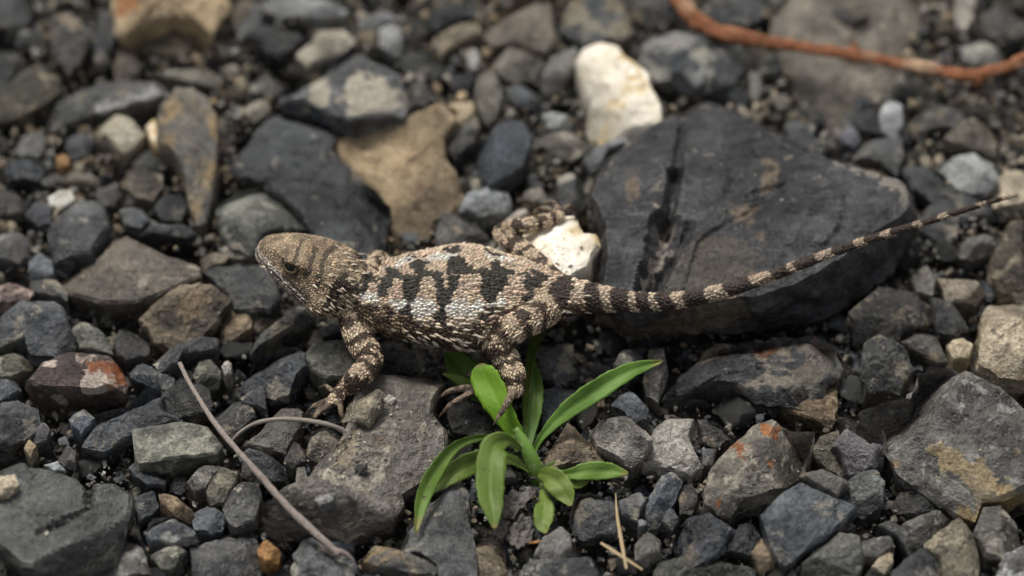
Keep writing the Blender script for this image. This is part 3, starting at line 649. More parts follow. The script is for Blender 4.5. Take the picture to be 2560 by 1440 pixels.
def build_stone(idx, label, mat, poly, kw):
    rs = np.random.default_rng(idx * 31 + 5)
    pa = np.array(poly)
    x, y = pa[:, 0], pa[:, 1]
    a = 0.5 * np.sum(x * np.roll(y, -1) - np.roll(x, -1) * y)
    cx = np.sum((x + np.roll(x, -1)) * (x * np.roll(y, -1) - np.roll(x, -1) * y)) / (6 * a)
    cy = np.sum((y + np.roll(y, -1)) * (x * np.roll(y, -1) - np.roll(x, -1) * y)) / (6 * a)
    Rpx = math.sqrt(abs(a) / math.pi)
    z = kw.get('z', 1 + .045 * Rpx)
    T = kw.get('T', z + 6) * MM
    tilt = kw.get('tilt', (rs.uniform(-.3, .3), rs.uniform(-.14, .32)))
    c = P(cx, cy, z)
    R = Rpx * PX * 1.12
    n = kw.get('n', int(np.clip(Rpx * 1.1, 40, 72)))
    rough = kw.get('rough', .034)
    W = np.array([plane_hit(px, py, c, tilt) for px, py in poly])
    r0 = resample_c(W, n) - c
    if a > 0: r0 = r0[::-1]
    r0 = r0.copy()
    # broken, uneven outline
    ang = np.arange(n)
    wob = fbm(np.c_[r0[:, 0] / R * 2.3 + idx, r0[:, 1] / R * 2.3, np.zeros(n)], idx, 3)
    r0 *= (1 + wob * rough * 1.4)[:, None]
    low = None
    if 'lower' in kw:
        v = [float(q) for q in kw['lower'].replace(';', ' ').replace(',', ' ').split()]
        lw = np.array([P(u, w_, z - T / MM * .62) for u, w_ in zip(v[0::2], v[1::2])]) - c
        la, ra = np.arctan2(lw[:, 1], lw[:, 0]), np.arctan2(r0[:, 1], r0[:, 0])
        lw = resample(lw, 400); la = np.arctan2(lw[:, 1], lw[:, 0])
        low = np.array([lw[np.argmin(np.abs(np.angle(np.exp(1j * (la - q)))))] for q in ra])
    dome = kw.get('dome', .20) * R
    flare = kw.get('flare', 0)
    K = kw.get('K', max(7, n // 5))
    rings, tops = [], []
    for k in range(1, K + 1):                     # from the middle out to the rim
        s = (k / K) ** .8
        q = r0 * s
        q = q.copy(); q[:, 2] += dome * (1 - s * s)
        if k == K: q[:, 2] -= .05 * T
        rings.append(q)
    nside = max(4, min(9, n // 8))
    jit = rs.uniform(-.025, .025, nside + 1)
    for k in range(1, nside + 1):                  # down the sides, layered
        f = k / nside
        s = 1 + jit[k] + .035 * math.sin(f * 2.6) - .24 * f * f + flare * .1 * f
        q = r0 * np.array([s, s, 1])
        if low is not None:
            g = min(1.0, f / .62)
            q[:, :2] = (r0 * (1 - g) + low * g)[:, :2] * (1 - .12 * max(0, f - .62))
        q[:, 2] = r0[:, 2] - T * (.05 + .95 * f)
        rings.append(q)
    V = np.vstack([[[0, 0, dome]]] + rings + [[[0, 0, -T]]])
    ntop = 1 + n * K
    # chipped flat facets over the top
    for _ in range(kw.get('facets', int(rs.integers(4, 8)))):
        az, tl = rs.uniform(0, 2 * math.pi), math.radians(rs.uniform(18, 58))
        nn = np.array([math.cos(az) * math.sin(tl), math.sin(az) * math.sin(tl), math.cos(tl)])
        h = (V[:ntop] @ nn).max() - rs.uniform(.14, .50) * R * math.sin(tl)
        d = V @ nn - h
        m = (d > 0)
        m[ntop:] = False
        V[m, 2] -= d[m] / nn[2]
    bottom_lim = -T
    # relief
    nz = fbm(V / R * 1.9 + idx * 3.7, idx + 9, 5, .55)
    fine = fbm(V / R * 7.0 + idx, idx + 50, 3, .6)
    amp = rough * R * (1.5 if n > 55 else 1.2)
    # slate ledges: sawtooth steps running across the top
    ld = rs.uniform(0, 2 * math.pi)
    qq = (V[:, 0] * math.cos(ld) + V[:, 1] * math.sin(ld)) / R * rs.uniform(.8, 1.7) + .55 * fbm(V / R * 1.3 + 40 + idx, idx + 70, 3)
    saw = (qq - np.floor(qq))
    saw = np.where(saw < .9, saw / .9, (1 - saw) / .1)
    V[:ntop, 2] += (saw[:ntop] - .5) * R * kw.get('ledge', .055) * np.clip((1.0 - np.linalg.norm(V[:ntop, :2], axis=1) / R) * 3 + .35, 0, 1)
    V[:ntop, 2] += nz[:ntop] * amp * 1.05 + fine[:ntop] * amp * .6
    lay = vnoise(np.c_[np.zeros(len(V)), np.full(len(V), idx), V[:, 2] / R * 9], idx)
    V[ntop:-1] += unit(V[ntop:-1] * np.array([1, 1, 0])) * ((nz * 1.2 + fine + lay)[ntop:-1] * amp)[:, None]
    for (g0, g1, wpx, dep) in kw.get('groove', ()):
        A = plane_hit(*g0, c, tilt) - c; B = plane_hit(*g1, c, tilt) - c
        ab = (B - A)[:2]
        t = np.clip(((V[:ntop, :2] - A[:2]) @ ab) / (ab @ ab), 0, 1)
        dd = np.linalg.norm(V[:ntop, :2] - A[:2] - t[:, None] * ab, axis=1)
        dd += .25 * wpx * PX * fbm(V[:ntop] / R * 9, 3, 2)
        V[:ntop, 2] -= dep * MM * np.clip(1 - np.abs(dd) / (wpx * PX), 0, 1) ** .7
    F = []
    for j in range(n):
        F.append((0, 1 + j, 1 + (j + 1) % n))
    NR = K + nside
    for k in range(NR - 1):
        o0, o1 = 1 + k * n, 1 + (k + 1) * n
        for j in range(n):
            j2 = (j + 1) % n
            F.append((o0 + j, o1 + j, o1 + j2, o0 + j2))
    e = len(V) - 1
    o0 = 1 + (NR - 1) * n
    for j in range(n):
        F.append((o0 + j, e, o0 + (j + 1) % n))
    o = mesh_obj(kw.get('name', 'stone'), V + c, F, MAT[mat], sharp=26, origin=c)
    if label.split()[0:3] and label in STAINS_AND_HIGHLIGHTS:
        vx, vy = to_px(V + c)
        colr = np.zeros((len(V), 4))
        for pl_, cl_ in STAINS_AND_HIGHLIGHTS[label]:
            w_ = 16 * fbm((V + c) * 500, 3, 3)
            mk = inside(pl_, vx + w_, vy + 16 * fbm((V + c) * 500 + 9, 5, 3)); mk[ntop + 2 * n:] = False
            colr[mk] = (*cl_, 1)
        # colour spreads one ring past the mask so the edge does not darken
        if (colr[:, 3] == 0).any() and (colr[:, 3] > 0).any():
            colr[colr[:, 3] == 0, :3] = colr[colr[:, 3] > 0, :3].mean(0)
        at_ = o.data.color_attributes.new('stain', 'FLOAT_COLOR', 'POINT')
        at_.data.foreach_set('color', colr.astype(np.float32).ravel())
        o.data.attributes.new('stain_highlight_mask', 'FLOAT', 'POINT').data.foreach_set('value', colr[:, 3].astype(np.float32))
    tag(o, label, 'pebble' if kw.get('name') == 'pebble' else 'stone', 'loose stones of the gravel bed')
    b0 = sum(len(q) for q in BV)
    BV.append(V + c)
    BF.extend([tuple(i + b0 for i in f) for f in F])
    return o


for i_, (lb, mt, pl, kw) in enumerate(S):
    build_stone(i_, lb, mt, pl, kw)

# ------------------------------------------------------------------ ground under the stones
GROUND_Z = -5.5
m, t, b = new_mat('dark_soil')
tc = nd(t, 'TexCoord')
n1 = nd(t, 'TexNoise', Scale=90.0, Detail=9.0, Roughness=.7); t.links.new(tc.outputs['Object'], n1.inputs['Vector'])
n2 = nd(t, 'TexNoise', Scale=1400.0, Detail=3.0); t.links.new(tc.outputs['Object'], n2.inputs['Vector'])
cc = ramp(t, n1.outputs[0], [(.35, (.016, .014, .012)), (.62, (.058, .05, .038))])
cc = mixc(t, 1.0, cc, ramp(t, n2.outputs[0], [(.3, .4), (.5, 1.0), (.7, 1.8)]), 'MULTIPLY')
t.links.new(cc, b.inputs['Base Color']); b.inputs['Roughness'].default_value = .85
bp = nd(t, 'Bump', Strength=.9, Distance=.0012); t.links.new(n2.outputs[0], bp.inputs['Height']); t.links.new(bp.outputs[0], b.inputs['Normal'])
MAT['soil'] = m
g = np.concatenate([[-30, -8, -2, -.6], np.linspace(-.26, .26, 110), [.6, 2, 8, 30]])
NG = len(g)
gx, gy = np.meshgrid(g, g)
gv = np.stack([gx.ravel(), gy.ravel(), np.zeros(NG * NG)], 1)
gv[:, 2] = GROUND_Z * MM + .0016 * fbm(gv * np.array([45, 45, 0]) + 3, 1, 4)
gf = [(j * NG + i, j * NG + i + 1, (j + 1) * NG + i + 1, (j + 1) * NG + i) for j in range(NG - 1) for i in range(NG - 1)]
tag(mesh_obj('ground', gv, gf, MAT['soil']), kind='structure')


# ------------------------------------------------------------------ loose rubble between the traced stones
def rubble_mesh(seed, sub):
    """one angular chip, unit size"""
    rs = np.random.default_rng(seed)
    bm = bmesh.new()
    pts = unit(rs.normal(size=(13, 3))) * rs.uniform(.75, 1.05, (13, 1)) * np.array([1.0, rs.uniform(.6, .9), rs.uniform(.38, .72)])
    for q in pts: bm.verts.new(q)
    r = bmesh.ops.convex_hull(bm, input=bm.verts)
    for v in [v for v in bm.verts if not v.link_faces]: bm.verts.remove(v)
    if sub:
        bmesh.ops.bevel(bm, geom=bm.edges[:], offset=.05, segments=1, affect='EDGES', profile=.6)
        bmesh.ops.triangulate(bm, faces=bm.faces[:])
        bmesh.ops.subdivide_edges(bm, edges=bm.edges[:], cuts=1, use_grid_fill=True)
        bmesh.ops.subdivide_edges(bm, edges=[e for e in bm.edges if e.calc_length() > .18], cuts=1, use_grid_fill=True)
        bmesh.ops.triangulate(bm, faces=bm.faces[:])
        bm.normal_update()
        co = np.array([v.co[:] for v in bm.verts]); no = np.array([v.normal[:] for v in bm.verts])
        dd = fbm(co * 2.2 + seed, seed, 4, .55) * .05
        for v, q in zip(bm.verts, co + no * dd[:, None]): v.co = q
    else:
        bmesh.ops.triangulate(bm, faces=bm.faces[:])
    bm.normal_update()
    V = np.array([v.co[:] for v in bm.verts])
    bm.verts.index_update()
    F = [tuple(v.index for v in f.verts) for f in bm.faces]
    bm.free()
    return V, F


PROTO = [rubble_mesh(100 + k, True) for k in range(12)]
LOWP = [rubble_mesh(300 + k, False) for k in range(24)]


def rot_rand(rs, flat=.5):
    az = rs.uniform(0, 2 * math.pi); ax, ay = rs.normal(0, flat, 2)
    cz, sz = math.cos(az), math.sin(az)
    Rz = np.array([[cz, -sz, 0], [sz, cz, 0], [0, 0, 1]])
    cx, sx = math.cos(ax), math.sin(ax); cy, sy = math.cos(ay), math.sin(ay)
    return np.array([[1, 0, 0], [0, cx, -sx], [0, sx, cx]]) @ np.array([[cy, 0, sy], [0, 1, 0], [-sy, 0, cy]]) @ Rz


# where the photograph shows gaps between the traced stones
STEP = 5
mx, my = np.meshgrid(np.arange(-60, 2640, STEP), np.arange(-60, 1500, STEP))
cover = np.zeros(mx.shape, bool)
for pl in MASK_POLYS:
    a0 = np.array(pl); lo, hi = a0.min(0), a0.max(0)
    sel = (mx > lo[0]) & (mx < hi[0]) & (my > lo[1]) & (my < hi[1])
    if sel.any(): cover[sel] |= inside(pl, mx[sel], my[sel])
depth = np.zeros(cover.shape)
free = ~cover
cur = free.copy()
for k in range(1, 14):
    nx = cur.copy()
    nx[1:] &= cur[:-1]; nx[:-1] &= cur[1:]; nx[:, 1:] &= cur[:, :-1]; nx[:, :-1] &= cur[:, 1:]
    depth[cur] = k * STEP
    cur = nx
rs = np.random.default_rng(5)
FILL_N = 88
PMESH = []
fill_mats = ['slate', 'slate', 'blue', 'dark', 'dark', 'olive', 'taupe', 'brown', 'slate', 'light', 'dark', 'slate']
words = {'slate': 'grey', 'blue': 'blue grey', 'dark': 'dark', 'olive': 'olive grey', 'taupe': 'taupe', 'brown': 'brown', 'light': 'pale grey'}
for k, (V, F) in enumerate(PROTO):
    me = bpy.data.meshes.new('stone')
    me.from_pydata(V.tolist(), [], F); me.update()
    me.polygons.foreach_set('use_smooth', np.ones(len(me.polygons), bool))
    me.set_sharp_from_angle(angle=math.radians(32))
    me.materials.append(MAT[fill_mats[k]])
    PMESH.append(me)
dwork = depth.copy()
dwork += rs.uniform(0, 3, depth.shape) * (depth > 0)
dwork[(mx < -20) | (mx > 2580) | (my < -20) | (my > 1460)] = 0
under = inside([(850, 640), (1000, 640), (1250, 620), (1420, 690), (1450, 790), (1300, 900), (1060, 880), (900, 840)], mx, my)
dwork[under] *= .8
n_fill = 0
import re
S_NM = [re.split(r' (?:beside|behind|under|below|with|that|lying|leaning|beneath|resting|standing|above|at|in|on|coated|wedged|touching|tucked|across|broken|directly|between|against|crossed|around|jutting|sloping|patched|just|among)\b', s_[0])[0] for s_ in S]
S_CX = np.array([np.mean([q[0] for q in s_[2]]) for s_ in S]); S_CY = np.array([np.mean([q[1] for q in s_[2]]) for s_ in S])
S_R = np.array([math.sqrt(abs(sum(p_[0] * q_[1] - q_[0] * p_[1] for p_, q_ in zip(s_[2], s_[2][1:] + s_[2][:1]))) / 2 / math.pi) for s_ in S])
USED = set()
while n_fill < FILL_N:
    j, i = np.unravel_index(np.argmax(dwork), dwork.shape)
    rr = min(dwork[j, i], 46) * rs.uniform(.85, 1.15)
    if rr < 6: break
    px, py = float(mx[j, i]), float(my[j, i])
    kp = int(rs.integers(0, len(PROTO)))
    o = bpy.data.objects.new('stone', PMESH[kp])
    COL.objects.link(o)
    zz = rs.uniform(-2.5, .8)
    s = rr * PX * 1.25
    o.location = P(px, py, zz - .2 * rr * PX / MM)
    o.scale = (s, s, s)
    from mathutils import Matrix
    o.rotation_euler = Matrix(rot_rand(rs, .35).tolist()).to_euler()
    wd = words[fill_mats[kp]]
    dn = np.hypot(S_CX - px, S_CY - py) - S_R
    a1, a2 = np.argsort(dn)[:2]
    lb = 'small %s chip wedged beside the %s' % (wd, S_NM[a1])
    if lb in USED or len(lb.split()) < 4: lb = 'small %s chip wedged between the %s and the %s' % (wd, S_NM[a1], S_NM[a2])
    if len(lb.split()) > 16: lb = 'small %s chip wedged low beside the %s' % (wd, S_NM[a2])
    for alt in ('angular', 'tiny', 'blunt', 'sharp', 'flat'):
        if lb not in USED: break
        lb = lb.replace('small', 'small ' + alt, 1)
    USED.add(lb)
    tag(o, lb, 'stone', 'loose stones of the gravel bed')
    V = (PROTO[kp][0] * s) @ np.array(o.rotation_euler.to_matrix()).T + np.array(o.location)
    b0 = sum(len(q) for q in BV)
    BV.append(V); BF.extend([tuple(q + b0 for q in f) for f in PROTO[kp][1]])
    d2 = (mx - px) ** 2 + (my - py) ** 2
    dwork[d2 < (rr * 1.25) ** 2] = 0
    dwork = np.minimum(dwork, np.maximum(0, np.sqrt(d2) - rr * .9))
    n_fill += 1


def scatter(name, count, px_range, size_mm, z_mm, mats, seed, label, where=None, pts=None):
    """many tiny chips joined in one object; slot = colour"""
    rs = np.random.default_rng(seed)
    Vs, Fs, Ms = [], [], []
    off = 0
    k = 0
    tries = 0
    while k < count and tries < count * 40:
        tries += 1
        if pts is None:
            px, py = rs.uniform(*px_range[0]), rs.uniform(*px_range[1])
            if where is not None and not where(px, py, rs): continue
            s = size_mm[0] * (size_mm[1] / size_mm[0]) ** (rs.random() ** 1.8)
            w = P(px, py, rs.uniform(*z_mm))
        else:
            if k >= len(pts): break
            w = np.array(pts[k]); s = size_mm[0] * (size_mm[1] / size_mm[0]) ** (rs.random() ** 2.2)
        V, F = LOWP[int(rs.integers(0, len(LOWP)))]
        V = (V * s * MM) @ rot_rand(rs, .6).T + w
        Vs.append(V); Fs.extend([tuple(q + off for q in f) for f in F]); Ms.extend([int(rs.integers(0, len(mats)))] * len(F))
        off += len(V); k += 1
    me = bpy.data.meshes.new(name)
    me.from_pydata(np.vstack(Vs).tolist(), [], Fs); me.update()
    for q in mats: me.materials.append(MAT[q])
    me.polygons.foreach_set('material_index', np.array(Ms, np.int32))
    o = bpy.data.objects.new(name, me); COL.objects.link(o)
    tag(o, label, 'gravel', kind='stuff')
    return o


scatter('gravel', 5200, ((-350, 2910), (-330, 1730)), (1.1, 4.2), (-5.6, -2.6), ['slate', 'dark', 'dark', 'olive', 'dark', 'slate', 'brown', 'blue', 'black', 'taupe'], 3,
        'fine dark gravel filling the gaps between the stones')


def gap_at(px, py):
    j = int((py + 60) / STEP); i = int((px + 60) / STEP)
    return 0 <= j < free.shape[0] and 0 <= i < free.shape[1] and free[j, i]


scatter('gravel', 3400, ((-40, 2600), (-40, 640)), (.5, 2.3), (-3.0, 1.8), ['slate', 'light', 'olive', 'taupe', 'slate', 'beige', 'brown', 'blue', 'light', 'tan'], 14,
        'mixed pale and grey small gravel behind the lizard', where=lambda px, py, rs: gap_at(px, py))
scatter('gravel', 3600, ((-40, 2600), (600, 1480)), (.4, 2.0), (-3.5, 1.0), ['slate', 'dark', 'olive', 'taupe', 'slate', 'light', 'brown', 'blue'], 15,
        'small grey gravel in the gaps in front of the lizard', where=lambda px, py, rs: gap_at(px, py))


def rim(px, py, rs):
    return px < -25 or px > 2585 or py < -25 or py > 1465


scatter('gravel', 900, ((-420, 2980), (-420, 1800)), (3.0, 9.0), (-4, 1), ['slate', 'dark', 'olive', 'taupe', 'blue', 'brown'], 8,
        'coarser gravel spreading on around the stones', where=rim)

BVH = BVHTree.FromPolygons([tuple(v) for v in np.vstack(BV)], BF)


def hit(px, py, default_z=0.0, lift=0.0):
    """where the line of sight through a photo pixel meets the stones (mm lift above)"""
    d = ray(px, py)
    loc, nrm, i, dist = BVH.ray_cast(Vector(CAM), Vector(unit(d)))
    if loc is None: return P(px, py, default_z + lift)
    return np.array(loc) + np.array([0, 0, lift * MM])


def hit_z(px, py, default=0.0):
    return hit(px, py, default)[2] / MM


# grit lying on the brown slab and on a few other tops
rs = np.random.default_rng(77)
gp = []
for (cx, cy, sx, sy, nn) in ((880, 1120, 45, 45, 230), (820, 1180, 60, 40, 110), (1000, 1080, 60, 60, 60), (1410, 650, 40, 22, 26), (1440, 590, 25, 25, 8), (1800, 480, 150, 90, 40), (2300, 1080, 90, 70, 30),
                             (60, 1300, 110, 60, 25), (1940, 1140, 60, 50, 40), (300, 680, 90, 40, 20), (700, 420, 110, 80, 20)):
    for _ in range(nn):
        q = (rs.normal(cx, sx), rs.normal(cy, sy))
        w = hit(*q, -4, .05)
        if w[2] > -.001: gp.append(w)
scatter('grit', len(gp), None, (.18, .75), None, ['taupe', 'beige', 'brown', 'dark', 'tan', 'light'], 21, 'tiny grit and sand crumbs lying on the stone tops', pts=gp)

# ------------------------------------------------------------------ seedling
def leaf_mat(name, c1, c2, rib):
    m, t, b = new_mat(name)
    L = t.links.new
    uv = nd(t, 'UVMap'); sp = nd(t, 'SeparateXYZ'); L(uv.outputs[0], sp.inputs[0])
    tc = nd(t, 'TexCoord')
    n1 = nd(t, 'TexNoise', Scale=120.0, Detail=6.0); L(tc.outputs['Object'], n1.inputs['Vector'])
    col = ramp(t, n1.outputs[0], [(.35, c1), (.68, c2)])
    dx = math_(t, 'ABSOLUTE', math_(t, 'SUBTRACT', sp.outputs[0], .5))
    col = mixc(t, math_(t, 'MULTIPLY', ramp(t, dx, [(.0, 1.0), (.07, 0.0)]), .55), col, rib)
    # side veins
    wv = math_(t, 'SINE', math_(t, 'MULTIPLY', math_(t, 'SUBTRACT', sp.outputs[1], math_(t, 'MULTIPLY', dx, .35)), 75.0))
    col = mixc(t, math_(t, 'MULTIPLY', ramp(t, wv, [(.80, 0.0), (1.0, 1.0)]), .13), col, rib)
    # soil specks and small blemishes
    n2 = nd(t, 'TexNoise', Scale=420.0, Detail=4.0, Roughness=.65); L(tc.outputs['Object'], n2.inputs['Vector'])
    col = mixc(t, ramp(t, n2.outputs[0], [(.655, 0.0), (.70, .85)]), col, (.06, .055, .025))
    n5 = nd(t, 'TexNoise', Scale=60.0, Detail=4.0); L(tc.outputs['Object'], n5.inputs['Vector'])
    col = mixc(t, math_(t, 'MULTIPLY', ramp(t, math_(t, 'ADD', sp.outputs[1], math_(t, 'MULTIPLY', n5.outputs[0], .12)), [(.97, 0.0), (1.03, 1.0)]), .7), col, (.30, .24, .07))
    col = mixc(t, ramp(t, n5.outputs[0], [(.52, 0.0), (.75, .45)]), col, (.24, .32, .06))
    oi = nd(t, 'ObjectInfo'); hv = nd(t, 'HueSaturation'); L(col, hv.inputs['Color'])
    mr = nd(t, 'MapRange'); L(oi.outputs['Random'], mr.inputs[0]); mr.inputs[3].default_value = .8; mr.inputs[4].default_value = 1.2; L(mr.outputs[0], hv.inputs['Value'])
    mr2 = nd(t, 'MapRange'); L(oi.outputs['Random'], mr2.inputs[0]); mr2.inputs[3].default_value = .485; mr2.inputs[4].default_value = .51; L(mr2.outputs[0], hv.inputs['Hue'])
    col = hv.outputs[0]
    L(col, b.inputs['Base Color'])
    b.inputs['Roughness'].default_value = .52; b.inputs['Specular IOR Level'].default_value = .35
    n3 = nd(t, 'TexNoise', Scale=700.0, Detail=4.0); L(tc.outputs['Object'], n3.inputs['Vector'])
    bp = nd(t, 'Bump', Strength=.3, Distance=.0005); L(math_(t, 'ADD', n3.outputs[0], math_(t, 'MULTIPLY', wv, .03)), bp.inputs['Height']); L(bp.outputs[0], b.inputs['Normal'])
    tr = nd(t, 'BsdfTranslucent'); L(mixc(t, 1.0, col, (1.0, 1.15, .5), 'MULTIPLY'), tr.inputs[0])
    mx_ = nd(t, 'MixShader'); mx_.inputs[0].default_value = .3
    L(b.outputs[0], mx_.inputs[1]); L(tr.outputs[0], mx_.inputs[2])
    L(mx_.outputs[0], [n for n in t.nodes if n.type == 'OUTPUT_MATERIAL'][0].inputs[0])
    return m


MAT['leaf'] = leaf_mat('green_leaf', (.130, .225, .034), (.200, .32, .058), (.28, .40, .11))
MAT['leaf_young'] = leaf_mat('young_leaf', (.150, .275, .014), (.205, .345, .026), (.25, .38, .06))
MAT['leaf_dark'] = leaf_mat('deep_green_leaf', (.09, .185, .026), (.135, .25, .04), (.19, .31, .08))
m, t, b = new_mat('green_stem')
b.inputs['Base Color'].default_value = (.16, .29, .045, 1); b.inputs['Roughness'].default_value = .45
MAT['stem'] = m
m, t, b = new_mat('plant_hair')
b.inputs['Base Color'].default_value = (.45, .5, .33, 1); b.inputs['Roughness'].default_value = .5
MAT['hair'] = m

seedling = empty('seedling', P(1335, 1190, -3))
tag(seedling, 'green seedling with hairy stem and lance shaped leaves below the lizard belly', 'plant')


def add_uv(o, uvs):
    me = o.data
    l = me.uv_layers.new(name='UVMap')
    vi = np.zeros(len(me.loops), np.int32); me.loops.foreach_get('vertex_index', vi)
    l.data.foreach_set('uv', np.asarray(uvs, np.float32)[vi].ravel())


def parent_keep(o, p):
    o.parent = p
    o.matrix_parent_inverse = p.matrix_world.inverted() if p.parent is None else p.matrix_world.inverted()


HAIR_V, HAIR_F = [], []


def leaf(line, width, mat='leaf', roll=0.0, fold=.22, seed=0, nref=(0, -.55, .83), wav=.09):
    """line: (px, py, z mm) from stalk to tip; width: half-widths in photo pixels along it"""
    ln = catmull(np.array([P(*q) for q in line]), 42)
    wd = np.interp(np.linspace(0, 1, 42), np.linspace(0, 1, len(width)), width)
    wd = np.convolve(np.pad(wd, 2, 'edge'), np.ones(5) / 5, 'valid') * PX * .87
    wd[-1] = .03 * MM
    tan = unit(np.gradient(ln, axis=0))
    n0 = unit(np.array(nref, float))
    side = unit(np.cross(tan, n0)); nor = np.cross(side, tan)
    cr, sr = math.cos(roll), math.sin(roll)
    side, nor = side * cr + nor * sr, nor * cr - side * sr
    across = np.linspace(-1, 1, 9)
    V, UV = [], []
    rs = np.random.default_rng(seed)
    ph = rs.uniform(0, 6)
    for i in range(42):
        for a in across:
            edge = 1 + .075 * math.sin(i * 1.9 + ph + a) * math.sin(i * .7 + ph) * (abs(a) > .9)
            h = fold * abs(a) ** 1.3 * wd[i] + wav * wd[i] * math.sin(i * .33 + ph + 2.0 * a) - .1 * wd[i] * math.exp(-(a / .16) ** 2)
            V.append(ln[i] + side[i] * a * wd[i] * edge + nor[i] * h); UV.append((.5 + .5 * a, i / 41))
    k = len(across)
    nv = len(V)
    th = .13 * MM
    V2 = [v - nor[i // k] * th * (.4 + .6 * (1 - abs(across[i % k]))) for i, v in enumerate(V)]
    F = [(i * k + j, i * k + j + 1, (i + 1) * k + j + 1, (i + 1) * k + j) for i in range(41) for j in range(k - 1)]
    F2 = [tuple(nv + q for q in f[::-1]) for f in F]
    rim = []
    for i in range(41):
        rim.append((i * k, (i + 1) * k, nv + (i + 1) * k, nv + i * k))
        rim.append((i * k + k - 1, nv + i * k + k - 1, nv + (i + 1) * k + k - 1, (i + 1) * k + k - 1))
    for j in range(k - 1):
        rim.append((j, nv + j, nv + j + 1, j + 1)); a_ = 41 * k
        rim.append((a_ + j, a_ + j + 1, nv + a_ + j + 1, nv + a_ + j))
    o = mesh_obj('leaf', V + V2, F + F2 + rim, MAT[mat], origin=ln[0])
    add_uv(o, UV + UV)
    o.location = np.array(ln[0]) - np.array(seedling.location); o.parent = seedling
    # fringe of fine hairs along the stalk part of the leaf
    for i in range(0, 40):
        for sg in (-1, 1):
            if rs.random() < (.95 if i < 18 else .35):
                for _ in range(2):
                    q = ln[i] + side[i] * sg * wd[i] + tan[i] * rs.uniform(-1, 1) * .4 * MM
                    d = unit(side[i] * sg + tan[i] * rs.uniform(-.2, .7) + nor[i] * rs.uniform(-.4, .6)) * rs.uniform(.5, 1.2) * MM
                    w = unit(np.cross(d, tan[i])) * .022 * MM
                    b0 = len(HAIR_V)
                    HAIR_V.extend([q - w, q + w, q + d]); HAIR_F.append((b0, b0 + 1, b0 + 2))
    return o


def tube(line, rad, seg=8, flat=1.0, up=(0, 0, 1), cap=True):
    ln = np.asarray(line, float); n = len(ln)
    rad = np.interp(np.linspace(0, 1, n), np.linspace(0, 1, len(rad)), rad)
    tan = unit(np.gradient(ln, axis=0))
    s = unit(np.cross(tan, np.array(up, float))); u = np.cross(s, tan)
    V, F = [], []
    for i in range(n):
        for k in range(seg):
            a = 2 * math.pi * k / seg
            V.append(ln[i] + (s[i] * math.cos(a) + u[i] * math.sin(a) * flat) * rad[i])
    for i in range(n - 1):
        for k in range(seg):
            k2 = (k + 1) % seg
            F.append((i * seg + k, i * seg + k2, (i + 1) * seg + k2, (i + 1) * seg + k))
    if cap:
        F.append(tuple(range(seg))[::-1]); F.append(tuple((n - 1) * seg + k for k in range(seg)))
    return np.array(V), F


V, F = tube(catmull(np.array([P(1352, 1212, -4), P(1340, 1175, 0), P(1318, 1125, 4), P(1290, 1070, 7)]), 24), [2.0 * MM, 1.9 * MM, 1.5 * MM, .9 * MM], 12)
so = mesh_obj('stem', V, F, MAT['stem'], origin=P(1340, 1175, 0)); so.location = np.array(so.location) - np.array(seedling.location); so.parent = seedling
rs = np.random.default_rng(4)
for _ in range(420):
    q = V[rs.integers(0, len(V))]; d = unit(rs.normal(size=3)) * rs.uniform(.5, 1.2) * MM
    w = unit(np.cross(d, (0, 0, 1))) * .022 * MM; b0 = len(HAIR_V)
    HAIR_V.extend([q - w, q + w, q + d]); HAIR_F.append((b0, b0 + 1, b0 + 2))

# long leaf reaching out towards the tail side
leaf([(1333, 1128, 3), (1362, 1082, 6), (1420, 1025, 9), (1500, 970, 12), (1580, 925, 13.5), (1658, 902, 14)], [7, 9, 17, 27, 30, 27, 18, 3], 'leaf', seed=1, fold=.3)
# broad young leaf standing in front of the lizard hind foot
leaf([(1306, 1125, 4), (1290, 1085, 6.5), (1262, 1040, 9), (1232, 985, 11), (1208, 935, 12.5), (1200, 908, 13)], [20, 21, 25, 33, 41, 42, 34, 6], 'leaf_young', seed=2, fold=.12, nref=(0, -.75, .65))
leaf([(1322, 1120, 3), (1328, 1060, 4), (1334, 1000, 5), (1335, 950, 5.5), (1322, 880, 6)], [8, 15, 24, 27, 25, 18, 3], 'leaf_dark', seed=3)
leaf([(1316, 1110, 3), (1314, 1040, 5), (1318, 980, 6.5), (1328, 900, 8), (1352, 830, 9), (1385, 785, 9)], [5, 9, 12, 16, 20, 17, 3], 'leaf', seed=4, roll=.8)
leaf([(1300, 1100, 2), (1240, 1020, 3), (1190, 960, 4), (1150, 915, 4.5), (1112, 870, 5)], [12, 22, 34, 44, 44, 32, 4], 'leaf_dark', seed=5)
leaf([(1290, 1085, 4), (1245, 1010, 5), (1190, 968, 6.5), (1145, 948, 7.5), (1106, 934, 8)], [9, 12, 16, 18, 15, 10, 2], 'leaf', seed=6, roll=-.35)
